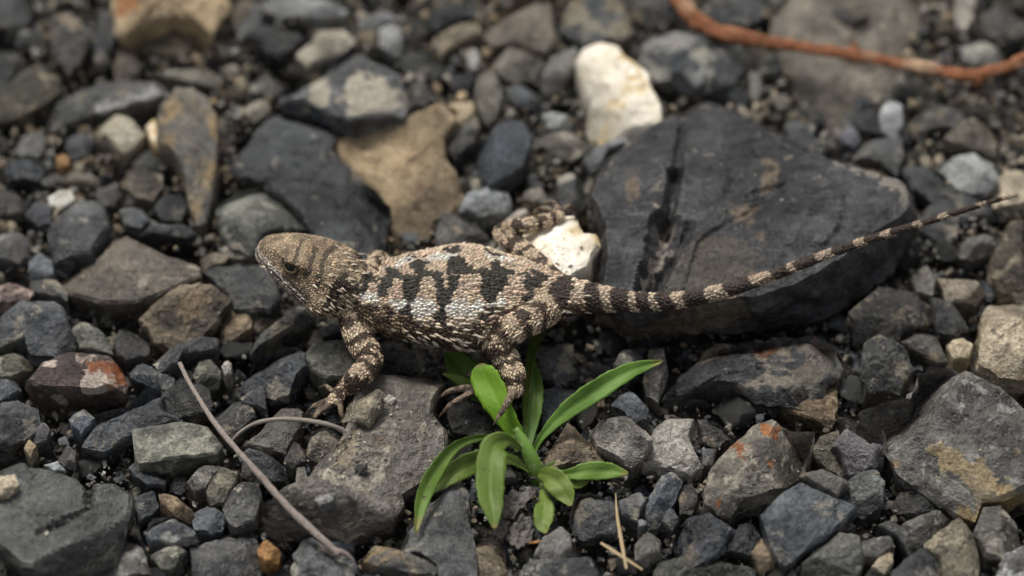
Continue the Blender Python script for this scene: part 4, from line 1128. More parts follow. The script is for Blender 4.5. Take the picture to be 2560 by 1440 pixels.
# arching leaf whose tip hangs down
leaf([(1300, 1120, 5), (1265, 1098, 8), (1205, 1093, 9.5), (1140, 1115, 9), (1092, 1170, 8), (1058, 1240, 6.5), (1038, 1336, 5)], [6, 7, 8, 10, 14, 22, 26, 20, 3], 'leaf', seed=7, roll=.35, fold=.35)
leaf([(1302, 1122, 6), (1272, 1102, 9), (1240, 1112, 10.5), (1228, 1160, 10), (1226, 1230, 8.5), (1233, 1280, 7.5), (1237, 1324, 6.5)], [6, 10, 26, 39, 41, 39, 33, 21, 3], 'leaf', seed=8, fold=.14)
leaf([(1325, 1178, 1), (1270, 1150, 3), (1200, 1152, 4.5), (1130, 1185, 5), (1066, 1238, 4.5)], [5, 8, 20, 31, 33, 24, 3], 'leaf', seed=9, fold=.25)
leaf([(1322, 1168, 1), (1280, 1142, 3), (1240, 1138, 3.5), (1195, 1160, 3.5)], [4, 6, 8, 9, 3], 'leaf', seed=15)
leaf([(1345, 1185, 1.5), (1370, 1190, 4), (1395, 1210, 4.5), (1415, 1238, 4), (1427, 1266, 3.5)], [8, 26, 34, 33, 24, 4], 'leaf', seed=10, fold=.1)
leaf([(1350, 1182, 1), (1420, 1185, 3.5), (1470, 1178, 4), (1520, 1177, 4), (1572, 1184, 4)], [4, 10, 23, 27, 22, 4], 'leaf', seed=11, fold=.12)
leaf([(1352, 1180, 0), (1375, 1176, 2), (1400, 1165, 2.5), (1428, 1152, 3)], [5, 17, 21, 16, 4], 'leaf', seed=12)
leaf([(1358, 1195, 0), (1400, 1202, 1.5), (1440, 1210, 2), (1470, 1206, 2)], [3, 8, 15, 13, 3], 'leaf', seed=13)
leaf([(1352, 1205, -1), (1362, 1250, 1.5), (1360, 1280, 2.5), (1358, 1310, 2.5), (1364, 1334, 2.5)], [3, 14, 27, 28, 22, 4], 'leaf', seed=14, fold=.1)
hv = mesh_obj('hairs', HAIR_V, HAIR_F, MAT['hair'], smooth=False, origin=np.array(seedling.location))
hv.location = (0, 0, 0); hv.parent = seedling; hv['kind'] = 'stuff'


# ------------------------------------------------------------------ twigs, stalks, dead leaves
def wood_mat(name, c1, c2, c3=None, sc=120, stretch=(1, 1, 1), bump=.5):
    m, t, b = new_mat(name)
    tc = nd(t, 'TexCoord'); mp = nd(t, 'Mapping'); mp.inputs['Scale'].default_value = stretch
    t.links.new(tc.outputs['UV'], mp.inputs[0])
    n1 = nd(t, 'TexNoise', Scale=sc, Detail=6.0, Roughness=.65); t.links.new(mp.outputs[0], n1.inputs['Vector'])
    col = ramp(t, n1.outputs[0], [(.35, c1), (.65, c2)])
    if c3:
        n2 = nd(t, 'TexNoise', Scale=55.0, Detail=5.0, Roughness=.6); t.links.new(tc.outputs['Object'], n2.inputs['Vector'])
        col = mixc(t, ramp(t, n2.outputs[0], [(.56, 0.0), (.66, .9)]), col, c3)
    t.links.new(col, b.inputs['Base Color']); b.inputs['Roughness'].default_value = .6
    bp = nd(t, 'Bump', Strength=bump, Distance=.0006); t.links.new(n1.outputs[0], bp.inputs['Height']); t.links.new(bp.outputs[0], b.inputs['Normal'])
    return m


MAT['redtwig'] = wood_mat('red_brown_twig', (.15, .047, .014), (.43, .155, .052), (.50, .33, .20), sc=6, stretch=(5, 14, 1), bump=.9)
MAT['straw'] = wood_mat('grey_straw', (.12, .092, .075), (.40, .33, .28), (.15, .12, .10), sc=7, stretch=(5, 9, 1))
MAT['straw2'] = wood_mat('pale_straw', (.10, .085, .065), (.46, .40, .33), None, sc=9, stretch=(4, 1.0, 1))
MAT['needle'] = wood_mat('tan_grass', (.34, .24, .12), (.50, .38, .21), None, sc=5, stretch=(3, 1.5, 1))
MAT['needle_o'] = wood_mat('orange_grass', (.30, .13, .03), (.42, .20, .05), None, sc=5)
MAT['deadleaf'] = wood_mat('dead_leaf', (.05, .042, .035), (.15, .13, .11), None, sc=4, stretch=(2, 2, 1))


def stalk(name, pts, rad, mat, label, cat, seg=10, wob=.0, n=70, flat=1.0, bits=()):
    ln = catmull(np.array(pts), n)
    V, F = tube(ln, [r * MM for r in rad], seg, flat)
    if wob:
        c = np.repeat(ln, seg, axis=0)
        V = c + (V - c) * (1 + wob * fbm(V * 420, 5, 3)[:, None] + .35 * wob * np.sin(np.arange(len(V)) % seg * 2.1)[:, None])
    o = mesh_obj(name, V, F, MAT[mat], sharp=50, origin=ln[n // 2])
    add_uv(o, [(k % seg / seg, i / n) for i in range(n) for k in range(seg)])
    tag(o, label, cat)
    for nm, p2, r2 in bits:
        l2 = catmull(np.array(p2), 10)
        V2, F2 = tube(l2, [q * MM for q in r2], 8)
        q = mesh_obj(nm, V2, F2, MAT[mat], origin=ln[n // 2]); add_uv(q, [(k % 8 / 8, i / 10) for i in range(10) for k in range(8)])
        q.location = (0, 0, 0); q.parent = o
    return o


zt = [10, 9, 8.5, 8, 8, 7.5, 7.5, 8, 9, 10, 11, 12]
tp = [(1670, -40), (1700, 5), (1745, 52), (1800, 82), (1880, 98), (1960, 112), (2110, 135), (2250, 160), (2380, 183), (2440, 187), (2500, 172), (2600, 140)]
stalk('twig', [P(x, y, z) for (x, y), z in zip(tp, zt)], [2.0, 2.0, 2.1, 1.95, 1.6, 1.5, 1.45, 1.45, 1.4, 1.6, 1.4, 1.5], 'redtwig', 'bent red brown twig lying over the stones behind the lizard', 'twig', wob=.3, n=200, seg=16,
      bits=[('bud', [P(2138, 138, 8), P(2136, 118, 8.5), P(2134, 102, 9)], [1.1, .9, .4]), ('bud', [P(2440, 188, 9.5), P(2445, 202, 9), P(2440, 216, 8)], [1.8, 1.7, 1.2])])
sp_ = [(449, 908, 9), (480, 968, 10), (530, 1048, 11), (575, 1105, 11.5), (640, 1178, 11), (720, 1268, 9.5), (790, 1335, 8), (846, 1386, 6.5)]
stalk('dry_stalk', [P(*q) for q in sp_], [.45, .5, .57, .63, .70, .82, .9, .8], 'straw', 'long straight dry grey stalk lying across the stones', 'stalk', wob=.16, n=120,
      bits=[('torn_end', [P(838, 1378, 6.8), P(866, 1386, 6), P(888, 1406, 5)], [.9, .6, .2]), ('torn_end', [P(835, 1380, 6.5), P(812, 1376, 6), P(795, 1372, 5.6)], [.5, .35, .1])])
sp_ = [(574, 1108, 6), (600, 1082, 8), (640, 1058, 11), (700, 1048, 13), (770, 1052, 13), (825, 1063, 12), (858, 1078, 10), (872, 1096, 8.3)]
stalk('dry_grass_stalk', [P(*q) for q in sp_], [.25, .4, .48, .5, .5, .52, .6, .72], 'straw2', 'curved pale dry stem arching from the long stalk to the slab', 'stalk', wob=.12, n=60)
stalk('grass_needle', [P(1539, 1232, 5), P(1543, 1290, 5.2), P(1553, 1350, 5), P(1566, 1422, 5)], [.08, .32, .4, .3], 'needle', 'tan dry grass needle lying up the squared grey stone', 'grass needle', seg=6, n=30, flat=.6)
stalk('grass_needle', [P(1502, 1357, 4), P(1550, 1388, 4.5), P(1606, 1424, 4)], [.3, .4, .25], 'needle', 'short tan grass needle crossing under the longer one', 'grass needle', seg=6, n=24, flat=.6)
stalk('grass_needle', [P(1322, 1357, 4), P(1340, 1355, 4.4), P(1354, 1352, 4)], [.1, .35, .08], 'needle_o', 'tiny orange needle lying by the grey brown pebble', 'grass needle', seg=6, n=16, flat=.6)


def dead_leaf(outline, z, label, seed):
    rs = np.random.default_rng(seed)
    w = np.array([P(x, y, z) for x, y in outline]); c = w.mean(0)
    r0 = resample(w, 40) - c
    K = 14
    V = [[0, 0, 0]]; UV = [(.5, .5)]
    for k in range(1, K + 1):
        for j, q in enumerate(r0):
            V.append(q * (k / K) ** .9); a = 2 * math.pi * j / 40; UV.append((.5 + .5 * k / K * math.cos(a), .5 + .5 * k / K * math.sin(a)))
    V = np.array(V)
    R0 = np.linalg.norm(r0, axis=1).mean()
    rr_ = np.linalg.norm(V[:, :2], axis=1) / R0
    ca, sa_ = math.cos(seed), math.sin(seed)
    ux = (V[:, 0] * ca + V[:, 1] * sa_) / R0; uy = (V[:, 1] * ca - V[:, 0] * sa_) / R0
    V[:, 2] += R0 * (.42 * ux * ux + .20 * np.abs(np.sin(3.4 * uy + 1.5 * ux + fbm(V / R0 * 1.5, seed, 2))) + .10 * fbm(V / R0 * 4, seed + 2, 2))
    V[:, :2] *= (1 + .28 * fbm(V / R0 * 3.5 + 9, seed + 3, 3) * np.clip(rr_, 0, 1))[:, None]
    F = [(0, 1 + j, 1 + (j + 1) % 40) for j in range(40)] + [(1 + k * 40 + j, 1 + (k + 1) * 40 + j, 1 + (k + 1) * 40 + (j + 1) % 40, 1 + k * 40 + (j + 1) % 40) for k in range(K - 1) for j in range(40)]
    o = mesh_obj('dead_leaf', V + c, F, MAT['deadleaf'], origin=c)
    add_uv(o, UV)
    sm = o.modifiers.new('thickness', 'SOLIDIFY'); sm.thickness = .0003
    tag(o, label, 'dead leaf')
    return o


dead_leaf([(1245, 1262), (1275, 1236), (1325, 1228), (1345, 1240), (1318, 1268), (1280, 1298), (1256, 1308)], 1.5, 'crumpled grey dead leaf under the seedling beside the hanging leaf', 3)
dead_leaf([(1270, 1335), (1300, 1306), (1338, 1310), (1330, 1350), (1305, 1385), (1280, 1370)], 1, 'curled brown dead leaf beside the grey brown pebble', 8)
dead_leaf([(1232, 1330), (1250, 1290), (1272, 1305), (1266, 1345), (1244, 1352)], 1, 'shrivelled dead leaf scrap below the hanging leaf tip', 12)

# ------------------------------------------------------------------ lizard
SP, CP = math.sin(PITCH), math.cos(PITCH)
# spine stations: photo x, y of the body outline above and below, height of the centre in mm, height/width ratio
BODY = [(872, 655, 764, 18.0, .80), (900, 660, 784, 17.8, .76), (935, 661, 822, 17.2, .68), (1000, 643, 846, 16.6, .62), (1060, 629, 857, 16.2, .60), (1110, 618, 869, 16.0, .60), (1160, 613, 874, 16.0, .60),
        (1210, 616, 867, 16.0, .60), (1260, 628, 846, 16.0, .60), (1310, 646, 815, 16.2, .62), (1360, 668, 797, 16.8, .66), (1410, 690, 795, 17.4, .74), (1460, 705, 784, 17.8, .84), (1520, 719, 779, 18.0, .95),
        (1600, 734, 777, 18.2, 1), (1680, 734, 772, 18.2, 1), (1760, 722, 757, 18.2, 1), (1840, 704, 735, 18.2, 1), (1920, 679, 705, 18.6, 1), (2000, 650, 674, 19.4, 1), (2100, 614, 635, 20.6, 1),
        (2200, 582, 600, 21.8, 1), (2300, 552, 568, 23.0, 1), (2400, 522, 535, 24.2, 1), (2480, 499, 509, 25.2, 1), (2546, 484, 490, 26.0, 1)]
bs = np.array(BODY, float)
bs[13:, 1] -= 1.5; bs[13:, 2] += 1.5
xs = np.concatenate([np.linspace(872, 1460, 60), np.linspace(1470, 2546, 90)])
sta = catmull(bs, 900)
order = np.argsort(sta[:, 0])
col_ = [np.interp(xs, sta[order, 0], sta[order, k]) for k in range(5)]
yc, Shalf, zc, rat = (col_[1] + col_[2]) / 2, (col_[2] - col_[1]) / 2, col_[3], col_[4]
slope = np.gradient(yc, xs)
Sperp = Shalf * np.cos(np.arctan(slope))
spine = np.array([P(x, y, z) for x, y, z in zip(xs, yc, zc)])
A_ = Sperp * PX / np.sqrt(rat ** 2 * CP ** 2 + SP ** 2)          # half width
B_ = A_ * rat                                                     # half height
stan = unit(np.gradient(spine, axis=0))
sside = unit(np.cross(stan, np.array([0, 0, 1.0])))               # points to the camera side
sup = np.cross(sside, stan)

LV, LF = [], []
CH = []          # chains for the surface pattern: (kind, points, radii, forward direction, u)


def add_geo(V, F):
    b0 = sum(len(v) for v in LV)
    LV.append(np.asarray(V)); LF.extend([tuple(q + b0 for q in f) for f in F])


def ring_loft(cent, sd_, up_, prof):
    """prof(i) -> k x 2 section points (side, up) in metres"""
    V, F = [], []
    k = None
    for i in range(len(cent)):
        q = prof(i); k = len(q)
        V.extend([cent[i] + sd_[i] * a + up_[i] * b_ for a, b_ in q])
    n = len(cent)
    for i in range(n - 1):
        for j in range(k):
            j2 = (j + 1) % k
            F.append((i * k + j, i * k + j2, (i + 1) * k + j2, (i + 1) * k + j))
    F.append(tuple(range(k))[::-1]); F.append(tuple((n - 1) * k + j for j in range(k)))
    return V, F


TH = np.linspace(0, 2 * math.pi, 40, endpoint=False)


def body_sec(i):
    a, b_ = A_[i], B_[i]
    s, c = np.sin(TH), np.cos(TH)
    up = np.where(c > 0, c * b_, c * b_ * .92)
    # loose skin fold low on the flank in the trunk
    fl = 1 + (.02 * np.exp(-((np.abs(TH - math.pi) - 1.15) / .35) ** 2) if 8 < i < 50 else 0)
    # slightly raised keel along the back
    kk = .05 * b_ * np.exp(-(np.minimum(TH, 2 * math.pi - TH) / .16) ** 2)
    return np.stack([s * a * fl, up + kk], 1)


add_geo(*ring_loft(spine, sside, sup, body_sec))
CH.append(('body', spine, np.sqrt(A_ * B_), -stan * -1, xs))

# ---- head
H0, H1 = P(868, 712, 18.6), P(648, 607, 22.5)
hf = unit(H1 - H0); HL = np.linalg.norm(H1 - H0)
hs = unit(np.cross(np.array([0, 0, 1.0]), hf))                    # to the camera side (head looks the other way)
hu = np.cross(hf, hs)
ROLL = math.radians(-15)
hs, hu = hs * math.cos(ROLL) - hu * math.sin(ROLL), hu * math.cos(ROLL) + hs * math.sin(ROLL)
HW, HH = 98 * PX, 66 * PX
hsec = np.array([(-.22, .66, .80, -.04), (-.08, .78, .88, -.02), (.05, .95, .96, .0), (.16, 1.03, 1.0, .01), (.28, 1.01, 1.0, .02), (.40, .93, .99, .03), (.52, .83, .93, .04), (.64, .72, .83, .03), (.76, .605, .70, -.01),
                 (.87, .475, .555, -.06), (.94, .37, .43, -.10), (.98, .26, .30, -.13), (1.0, .12, .14, -.14)])
HPROF = np.array([(0, .94), (.30, .95), (.55, .90), (.70, .76), (.77, .52), (.86, .22), (.97, -.08), (1.0, -.32), (.93, -.58), (.74, -.80), (.42, -.93), (0, -.96)])
full = np.vstack([HPROF, HPROF[-2:0:-1] * np.array([-1, 1])])
full = resample(full, 44)
ht = np.linspace(-.22, 1.0, 44)
hw_, hh_, ho_ = [np.interp(ht, hsec[:, 0], hsec[:, k]) for k in (1, 2, 3)]
hcent = np.array([H0 + hf * HL * t_ + hu * HH * o_ for t_, o_ in zip(ht, ho_)])


def head_sec(i):
    return np.stack([full[:, 0] * HW * hw_[i], full[:, 1] * HH * hh_[i]], 1)


add_geo(*ring_loft(hcent, [hs] * 44, [hu] * 44, head_sec))
CH.append(('head', hcent, np.sqrt(HW * hw_ * HH * hh_), np.repeat([-hf], 44, 0), ht))


def hp(t_, s_, u_):
    """point on the head: along, sideways (1 = side), up (1 = crown)"""
    w_, h_, o_ = [np.interp(t_, hsec[:, 0], hsec[:, k]) for k in (1, 2, 3)]
    return H0 + hf * HL * t_ + hs * HW * w_ * s_ + hu * HH * (h_ * u_ + o_)


def ellipsoid(c, ax, seg=14):
    V, F = [], []
    for i in range(seg + 1):
        ph = math.pi * i / seg
        for j in range(seg):
            a = 2 * math.pi * j / seg
            V.append(c + ax[0] * math.sin(ph) * math.cos(a) + ax[1] * math.sin(ph) * math.sin(a) + ax[2] * math.cos(ph))
    for i in range(seg):
        for j in range(seg):
            j2 = (j + 1) % seg
            F.append((i * seg + j, (i + 1) * seg + j, (i + 1) * seg + j2, i * seg + j2))
    return V, F


for sg in (1, -1):
    # brow ridge, cheek, jaw muscle
    if sg > 0: add_geo(*ellipsoid(hp(.53, .78, .76), [hf * HL * .17, hs * HW * .13, hu * HH * .14]))
    if sg > 0: add_geo(*ellipsoid(hp(.60, sg * .74, .70), [hf * HL * .13, hs * HW * .09, hu * HH * .09]))
    add_geo(*ellipsoid(hp(.13, sg * .88, -.34), [hf * HL * .16, hs * HW * .25, hu * HH * .46]))
    add_geo(*ellipsoid(hp(.60, sg * .78, -.30), [hf * HL * .30, hs * HW * .08, hu * HH * .07]))
    add_geo(*ellipsoid(hp(.50, sg * .80, .02), [hf * HL * .15, hs * HW * .09, hu * HH * .10]))
# loose throat skin
add_geo(*ellipsoid(hp(.10, .25, -.66), [hf * HL * .24, hs * HW * .66, hu * HH * .36]))


# ---- limbs
def limb(kind, pts, rad, n=30, seg=16, flat=1.0, u0=0.0):
    ln = catmull(np.array(pts), n)
    rd = np.interp(np.linspace(0, 1, n), np.linspace(0, 1, len(rad)), rad) * MM
    V, F = tube(ln, rd, seg, flat)
    add_geo(V, F)
    l = np.concatenate([[0], np.cumsum(np.linalg.norm(np.diff(ln, axis=0), axis=1))]) / MM
    CH.append((kind, ln, rd, unit(np.gradient(ln, axis=0)), l + u0))
    return ln


CLAWS = []


def toe(pts, rad=(.72, .72, .66, .6, .4), kind='toe'):
    ln = limb(kind, pts, rad, 26, 10)
    CLAWS.append((ln[-2], unit(ln[-1] - ln[-4])))


def hz(px, py, lift=.5, lo=0, hi=14):
    return float(np.clip(hit_z(px, py, 3), lo, hi)) + lift


# near foreleg
limb('leg', [P(898, 762, 16), P(884, 800, 15), P(900, 850, 14), P(926, 893, 13)], [4.0, 3.3, 3.1, 3.0])
zf = hz(880, 985, .8, 7, 12.5)
limb('leg', [P(925, 888, 13), P(920, 915, 12.7), P(893, 945, 12.4), P(866, 968, zf + .6), P(846, 987, zf + .2)], [2.9, 2.8, 2.45, 2.0, 1.45], u0=6)
limb('leg', [P(858, 975, zf + .4), P(845, 988, zf + .1), P(833, 1002, zf)], [1.5, 1.75, 1.35], flat=.75, u0=16)
toe([P(838, 1000, zf), P(812, 1014, zf), P(794, 1032, zf - .6), P(781, 1048, zf - 1.6)])
toe([P(836, 996, zf), P(806, 1006, zf + .5), P(788, 1014, zf + .2), P(776, 1022, zf - .7)])
toe([P(842, 1003, zf), P(812, 1022, zf + .3), P(792, 1038, zf), P(788, 1052, zf - 1)], (.6, .6, .5, .42, .3))
toe([P(849, 996, zf + .2), P(851, 1015, zf + .5), P(853, 1033, zf), P(856, 1050, zf - 1.2)])
toe([P(836, 982, zf + .3), P(824, 972, zf + .3), P(814, 964, zf), P(806, 966, zf - .6)], (.62, .6, .58, .5, .36))
# far foreleg, mostly behind the shoulder
limb('leg', [P(915, 700, 16), P(928, 672, 15), P(948, 652, 12.5), P(962, 656, 10)], [3.0, 2.3, 1.75, 1.5])
limb('leg', [P(962, 656, 10), P(955, 645, 8), P(940, 640, 6), P(925, 642, 5)], [1.4, 1.3, 1.2, 1.0], u0=6)
# near hind leg
limb('leg', [P(1385, 762, 17.5), P(1350, 785, 18.2), P(1300, 812, 18), P(1258, 842, 16.5)], [3.4, 3.7, 3.5, 3.0])
limb('leg', [P(1262, 838, 16.5), P(1250, 862, 15.5), P(1266, 900, 13), P(1286, 938, 12.5), P(1290, 968, 11.3)], [2.9, 2.95, 2.9, 2.45, 1.8], u0=10)
limb('leg', [P(1291, 955, 11.5), P(1286, 976, 11), P(1258, 978, 9.6), P(1225, 970, 8.8), P(1196, 966, 8.4)], [1.8, 1.75, 1.45, 1.3, 1.1], u0=22)
toe([P(1286, 976, 11), P(1272, 1000, 12.2), P(1258, 1024, 12), P(1241, 1050, 11.2)], (1.2, .95, .8, .65, .4))
toe([P(1204, 967, 8.4), P(1160, 970, 9.2), P(1126, 977, 8.8), P(1104, 990, 7)], (.75, .78, .74, .66, .42))
toe([P(1202, 970, 8.4), P(1165, 990, 9), P(1130, 1010, 8.4), P(1105, 1034, 6.4)], (.78, .8, .76, .68, .42))
toe([P(1204, 960, 8.4), P(1190, 942, 9), P(1172, 934, 8.6), P(1164, 942, 7.6)], (.7, .7, .66, .6, .4))
# far hind leg on the white stone
limb('leg', [P(1378, 705, 17), P(1340, 660, 17), P(1298, 622, 16.5), P(1262, 592, 16)], [3.0, 2.65, 2.4, 2.0])
zq = float(np.clip(hit_z(1395, 560, 12), 9, 18))
limb('leg', [P(1262, 596, 16), P(1256, 578, 15.8), P(1300, 568, max(15.6, zq + 2)), P(1350, 556, max(15.4, zq + 1.6)), P(1390, 543, max(14.5, zq + 1))], [2.0, 1.95, 1.85, 1.65, 1.2], u0=10)
zr = max(13.0, zq + .4)
limb('leg', [P(1384, 545, zr + 1), P(1396, 540, zr + .8), P(1408, 532, zr + .6)], [1.5, 1.5, 1.1], u0=22, flat=.8)
toe([P(1402, 534, zr + .6), P(1416, 518, zr + 1.4), P(1430, 518, zr + .8), P(1438, 540, zr - 1.0)], (.8, .75, .68, .6, .36))
toe([P(1396, 538, zr + .8), P(1392, 514, zr + .8), P(1374, 505, zr), P(1362, 512, zr - 1.4)], (.8, .75, .68, .6, .36))
toe([P(1392, 538, zr + .8), P(1366, 522, zr + .6), P(1348, 524, zr - .2), P(1334, 532, zr - 1.4)], (.8, .75, .68, .55, .36))

# ---- one continuous skin
me = bpy.data.meshes.new('body')
me.from_pydata(np.vstack(LV).tolist(), [], LF); me.update()
tmp = bpy.data.objects.new('tmp', me); COL.objects.link(tmp)
rm = tmp.modifiers.new('r', 'REMESH'); rm.mode = 'VOXEL'; rm.voxel_size = .00034; rm.use_smooth_shade = True
sm = tmp.modifiers.new('s', 'SMOOTH'); sm.factor = .5; sm.iterations = 4
dg = bpy.context.evaluated_depsgraph_get()
ev = tmp.evaluated_get(dg)
skin = bpy.data.meshes.new_from_object(ev)
bpy.data.objects.remove(tmp, do_unlink=True); bpy.data.meshes.remove(me)
skin.name = 'body'
nvs = len(skin.vertices)
SV = np.zeros(nvs * 3); skin.vertices.foreach_get('co', SV); SV = SV.reshape(-1, 3)
SN = np.zeros(nvs * 3); skin.vertices.foreach_get('normal', SN); SN = SN.reshape(-1, 3)

# ---- surface coordinates
KIND = {'body': 0, 'head': 1, 'leg': 2, 'toe': 3}
c_p = np.vstack([c[1] for c in CH]); c_r = np.concatenate([c[2] for c in CH]); c_d = np.vstack([c[3] for c in CH])
c_u = np.concatenate([np.asarray(c[4], float) for c in CH]); c_k = np.concatenate([[KIND[c[0]]] * len(c[1]) for c in CH]); c_i = np.concatenate([np.arange(len(c[1])) for c in CH])


def locate(pts):
    out = np.zeros(len(pts), int)
    for s0 in range(0, len(pts), 4000):
        q = pts[s0:s0 + 4000]
        d = np.sqrt(((q[:, None, :] - c_p[None]) ** 2).sum(2)) - c_r[None]
        d = np.where(c_k[None] == 1, d + .0004, d)
        out[s0:s0 + 4000] = np.argmin(d, 1)
    return out


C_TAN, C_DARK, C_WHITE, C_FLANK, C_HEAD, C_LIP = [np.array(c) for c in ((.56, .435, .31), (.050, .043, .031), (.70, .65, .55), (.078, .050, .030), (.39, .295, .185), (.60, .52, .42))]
C_PINK = np.array((.53, .395, .275)); C_DK2 = np.array((.062, .042, .030))


def c2(s):
    v = [float(a) for a in s.replace(';', ' ').replace(',', ' ').split()]
    return [(900 + a / 4, 560 + b_ / 4) for a, b_ in zip(v[0::2], v[1::2])]


DARKS = [c2(s) for s in (
    '-20,640;20,560;80,560;70,620;50,680;-30,690', '180,560;270,530;320,540;285,640;250,700;180,735;170,650', '430,560;605,540;560,650;552,720;470,792;400,750;400,650',
    '745,540;842,528;840,640;872,660;900,560;1022,520;1000,620;940,700;902,792;800,842;750,740', '1200,500;1482,500;1460,580;1390,640;1340,720;1262,782;1210,740;1210,600', '1650,520;1882,540;1800,620;1700,672;1640,640',
    '20,470;110,450;132,500;60,540;0,530', '240,440;340,440;402,490;380,532;280,542;240,500', '520,380;590,350;652,400;640,440;722,460;700,512;580,532;510,450',
    '900,340;1000,320;1062,380;1060,420;1132,430;1120,482;960,512;870,480;870,400', '1330,370;1380,330;1500,420;1562,480;1340,502;1310,440', '1720,450;1780,440;1902,540;1780,532',
    '480,320;642,290;560,352', '850,250;982,240;1002,280;870,302', '1260,230;1400,260;1482,290;1380,312;1300,270',
    '350,830;460,810;492,900;480,952;390,900', '770,870;840,860;912,930;860,982;720,960', '1220,850;1300,820;1392,850;1300,882;1200,972;1180,900',
    '1560,760;1700,700;1760,720;1700,780;1600,800', '1990,640;2120,560;2160,600;2120,760;2020,760')]
WHITES = [c2(s) for s in (
    '0,680;172,680;162,780;50,802;0,770', '220,740;380,760;480,802;560,740;702,800;762,852;762,900;702,922;560,962;500,922;480,832;400,832;340,862;240,790',
    '820,860;900,800;960,760;1102,790;1200,770;1262,790;1340,750;1402,740;1452,760;1402,812;1252,822;1182,882;1102,922;980,932;900,900',
    '110,420;242,410;232,432;140,452', '330,420;370,370;480,340;562,330;522,392;420,412;360,442', '580,350;640,310;760,280;902,310;992,280;992,312;902,352;862,372;722,352;652,382;600,352', '1200,270;1282,290;1362,330;1342,352;1290,342', '1380,310;1480,290;1560,320;1540,345;1440,345')]
def grow(p, k):
    p = np.array(p); c = p.mean(0)
    return [tuple(q) for q in c + (p - c) * k]


DARKS = [grow(p, 1.06) for p in DARKS]
FLANKLINE = np.array(c2('-80,790;60,820;200,830;330,880;480,960;620,1030;740,1000;900,1000;1040,1030;1180,990;1300,920;1440,850;1560,800;1700,780;1900,800;2100,800'))
MIDLINE = np.array(c2('-60,560;200,540;480,536;700,526;900,508;1100,492;1300,486;1560,484;1760,515;1900,545'))
TAILD = [(1395, 1432), (1466, 1500), (1533, 1572), (1592, 1624), (1642, 1680), (1706, 1762), (1808, 1880), (1928, 1968), (1988, 2042), (2083, 2132), (2158, 2206), (2226, 2278), (2300, 2350), (2372, 2442), (2462, 2510)]


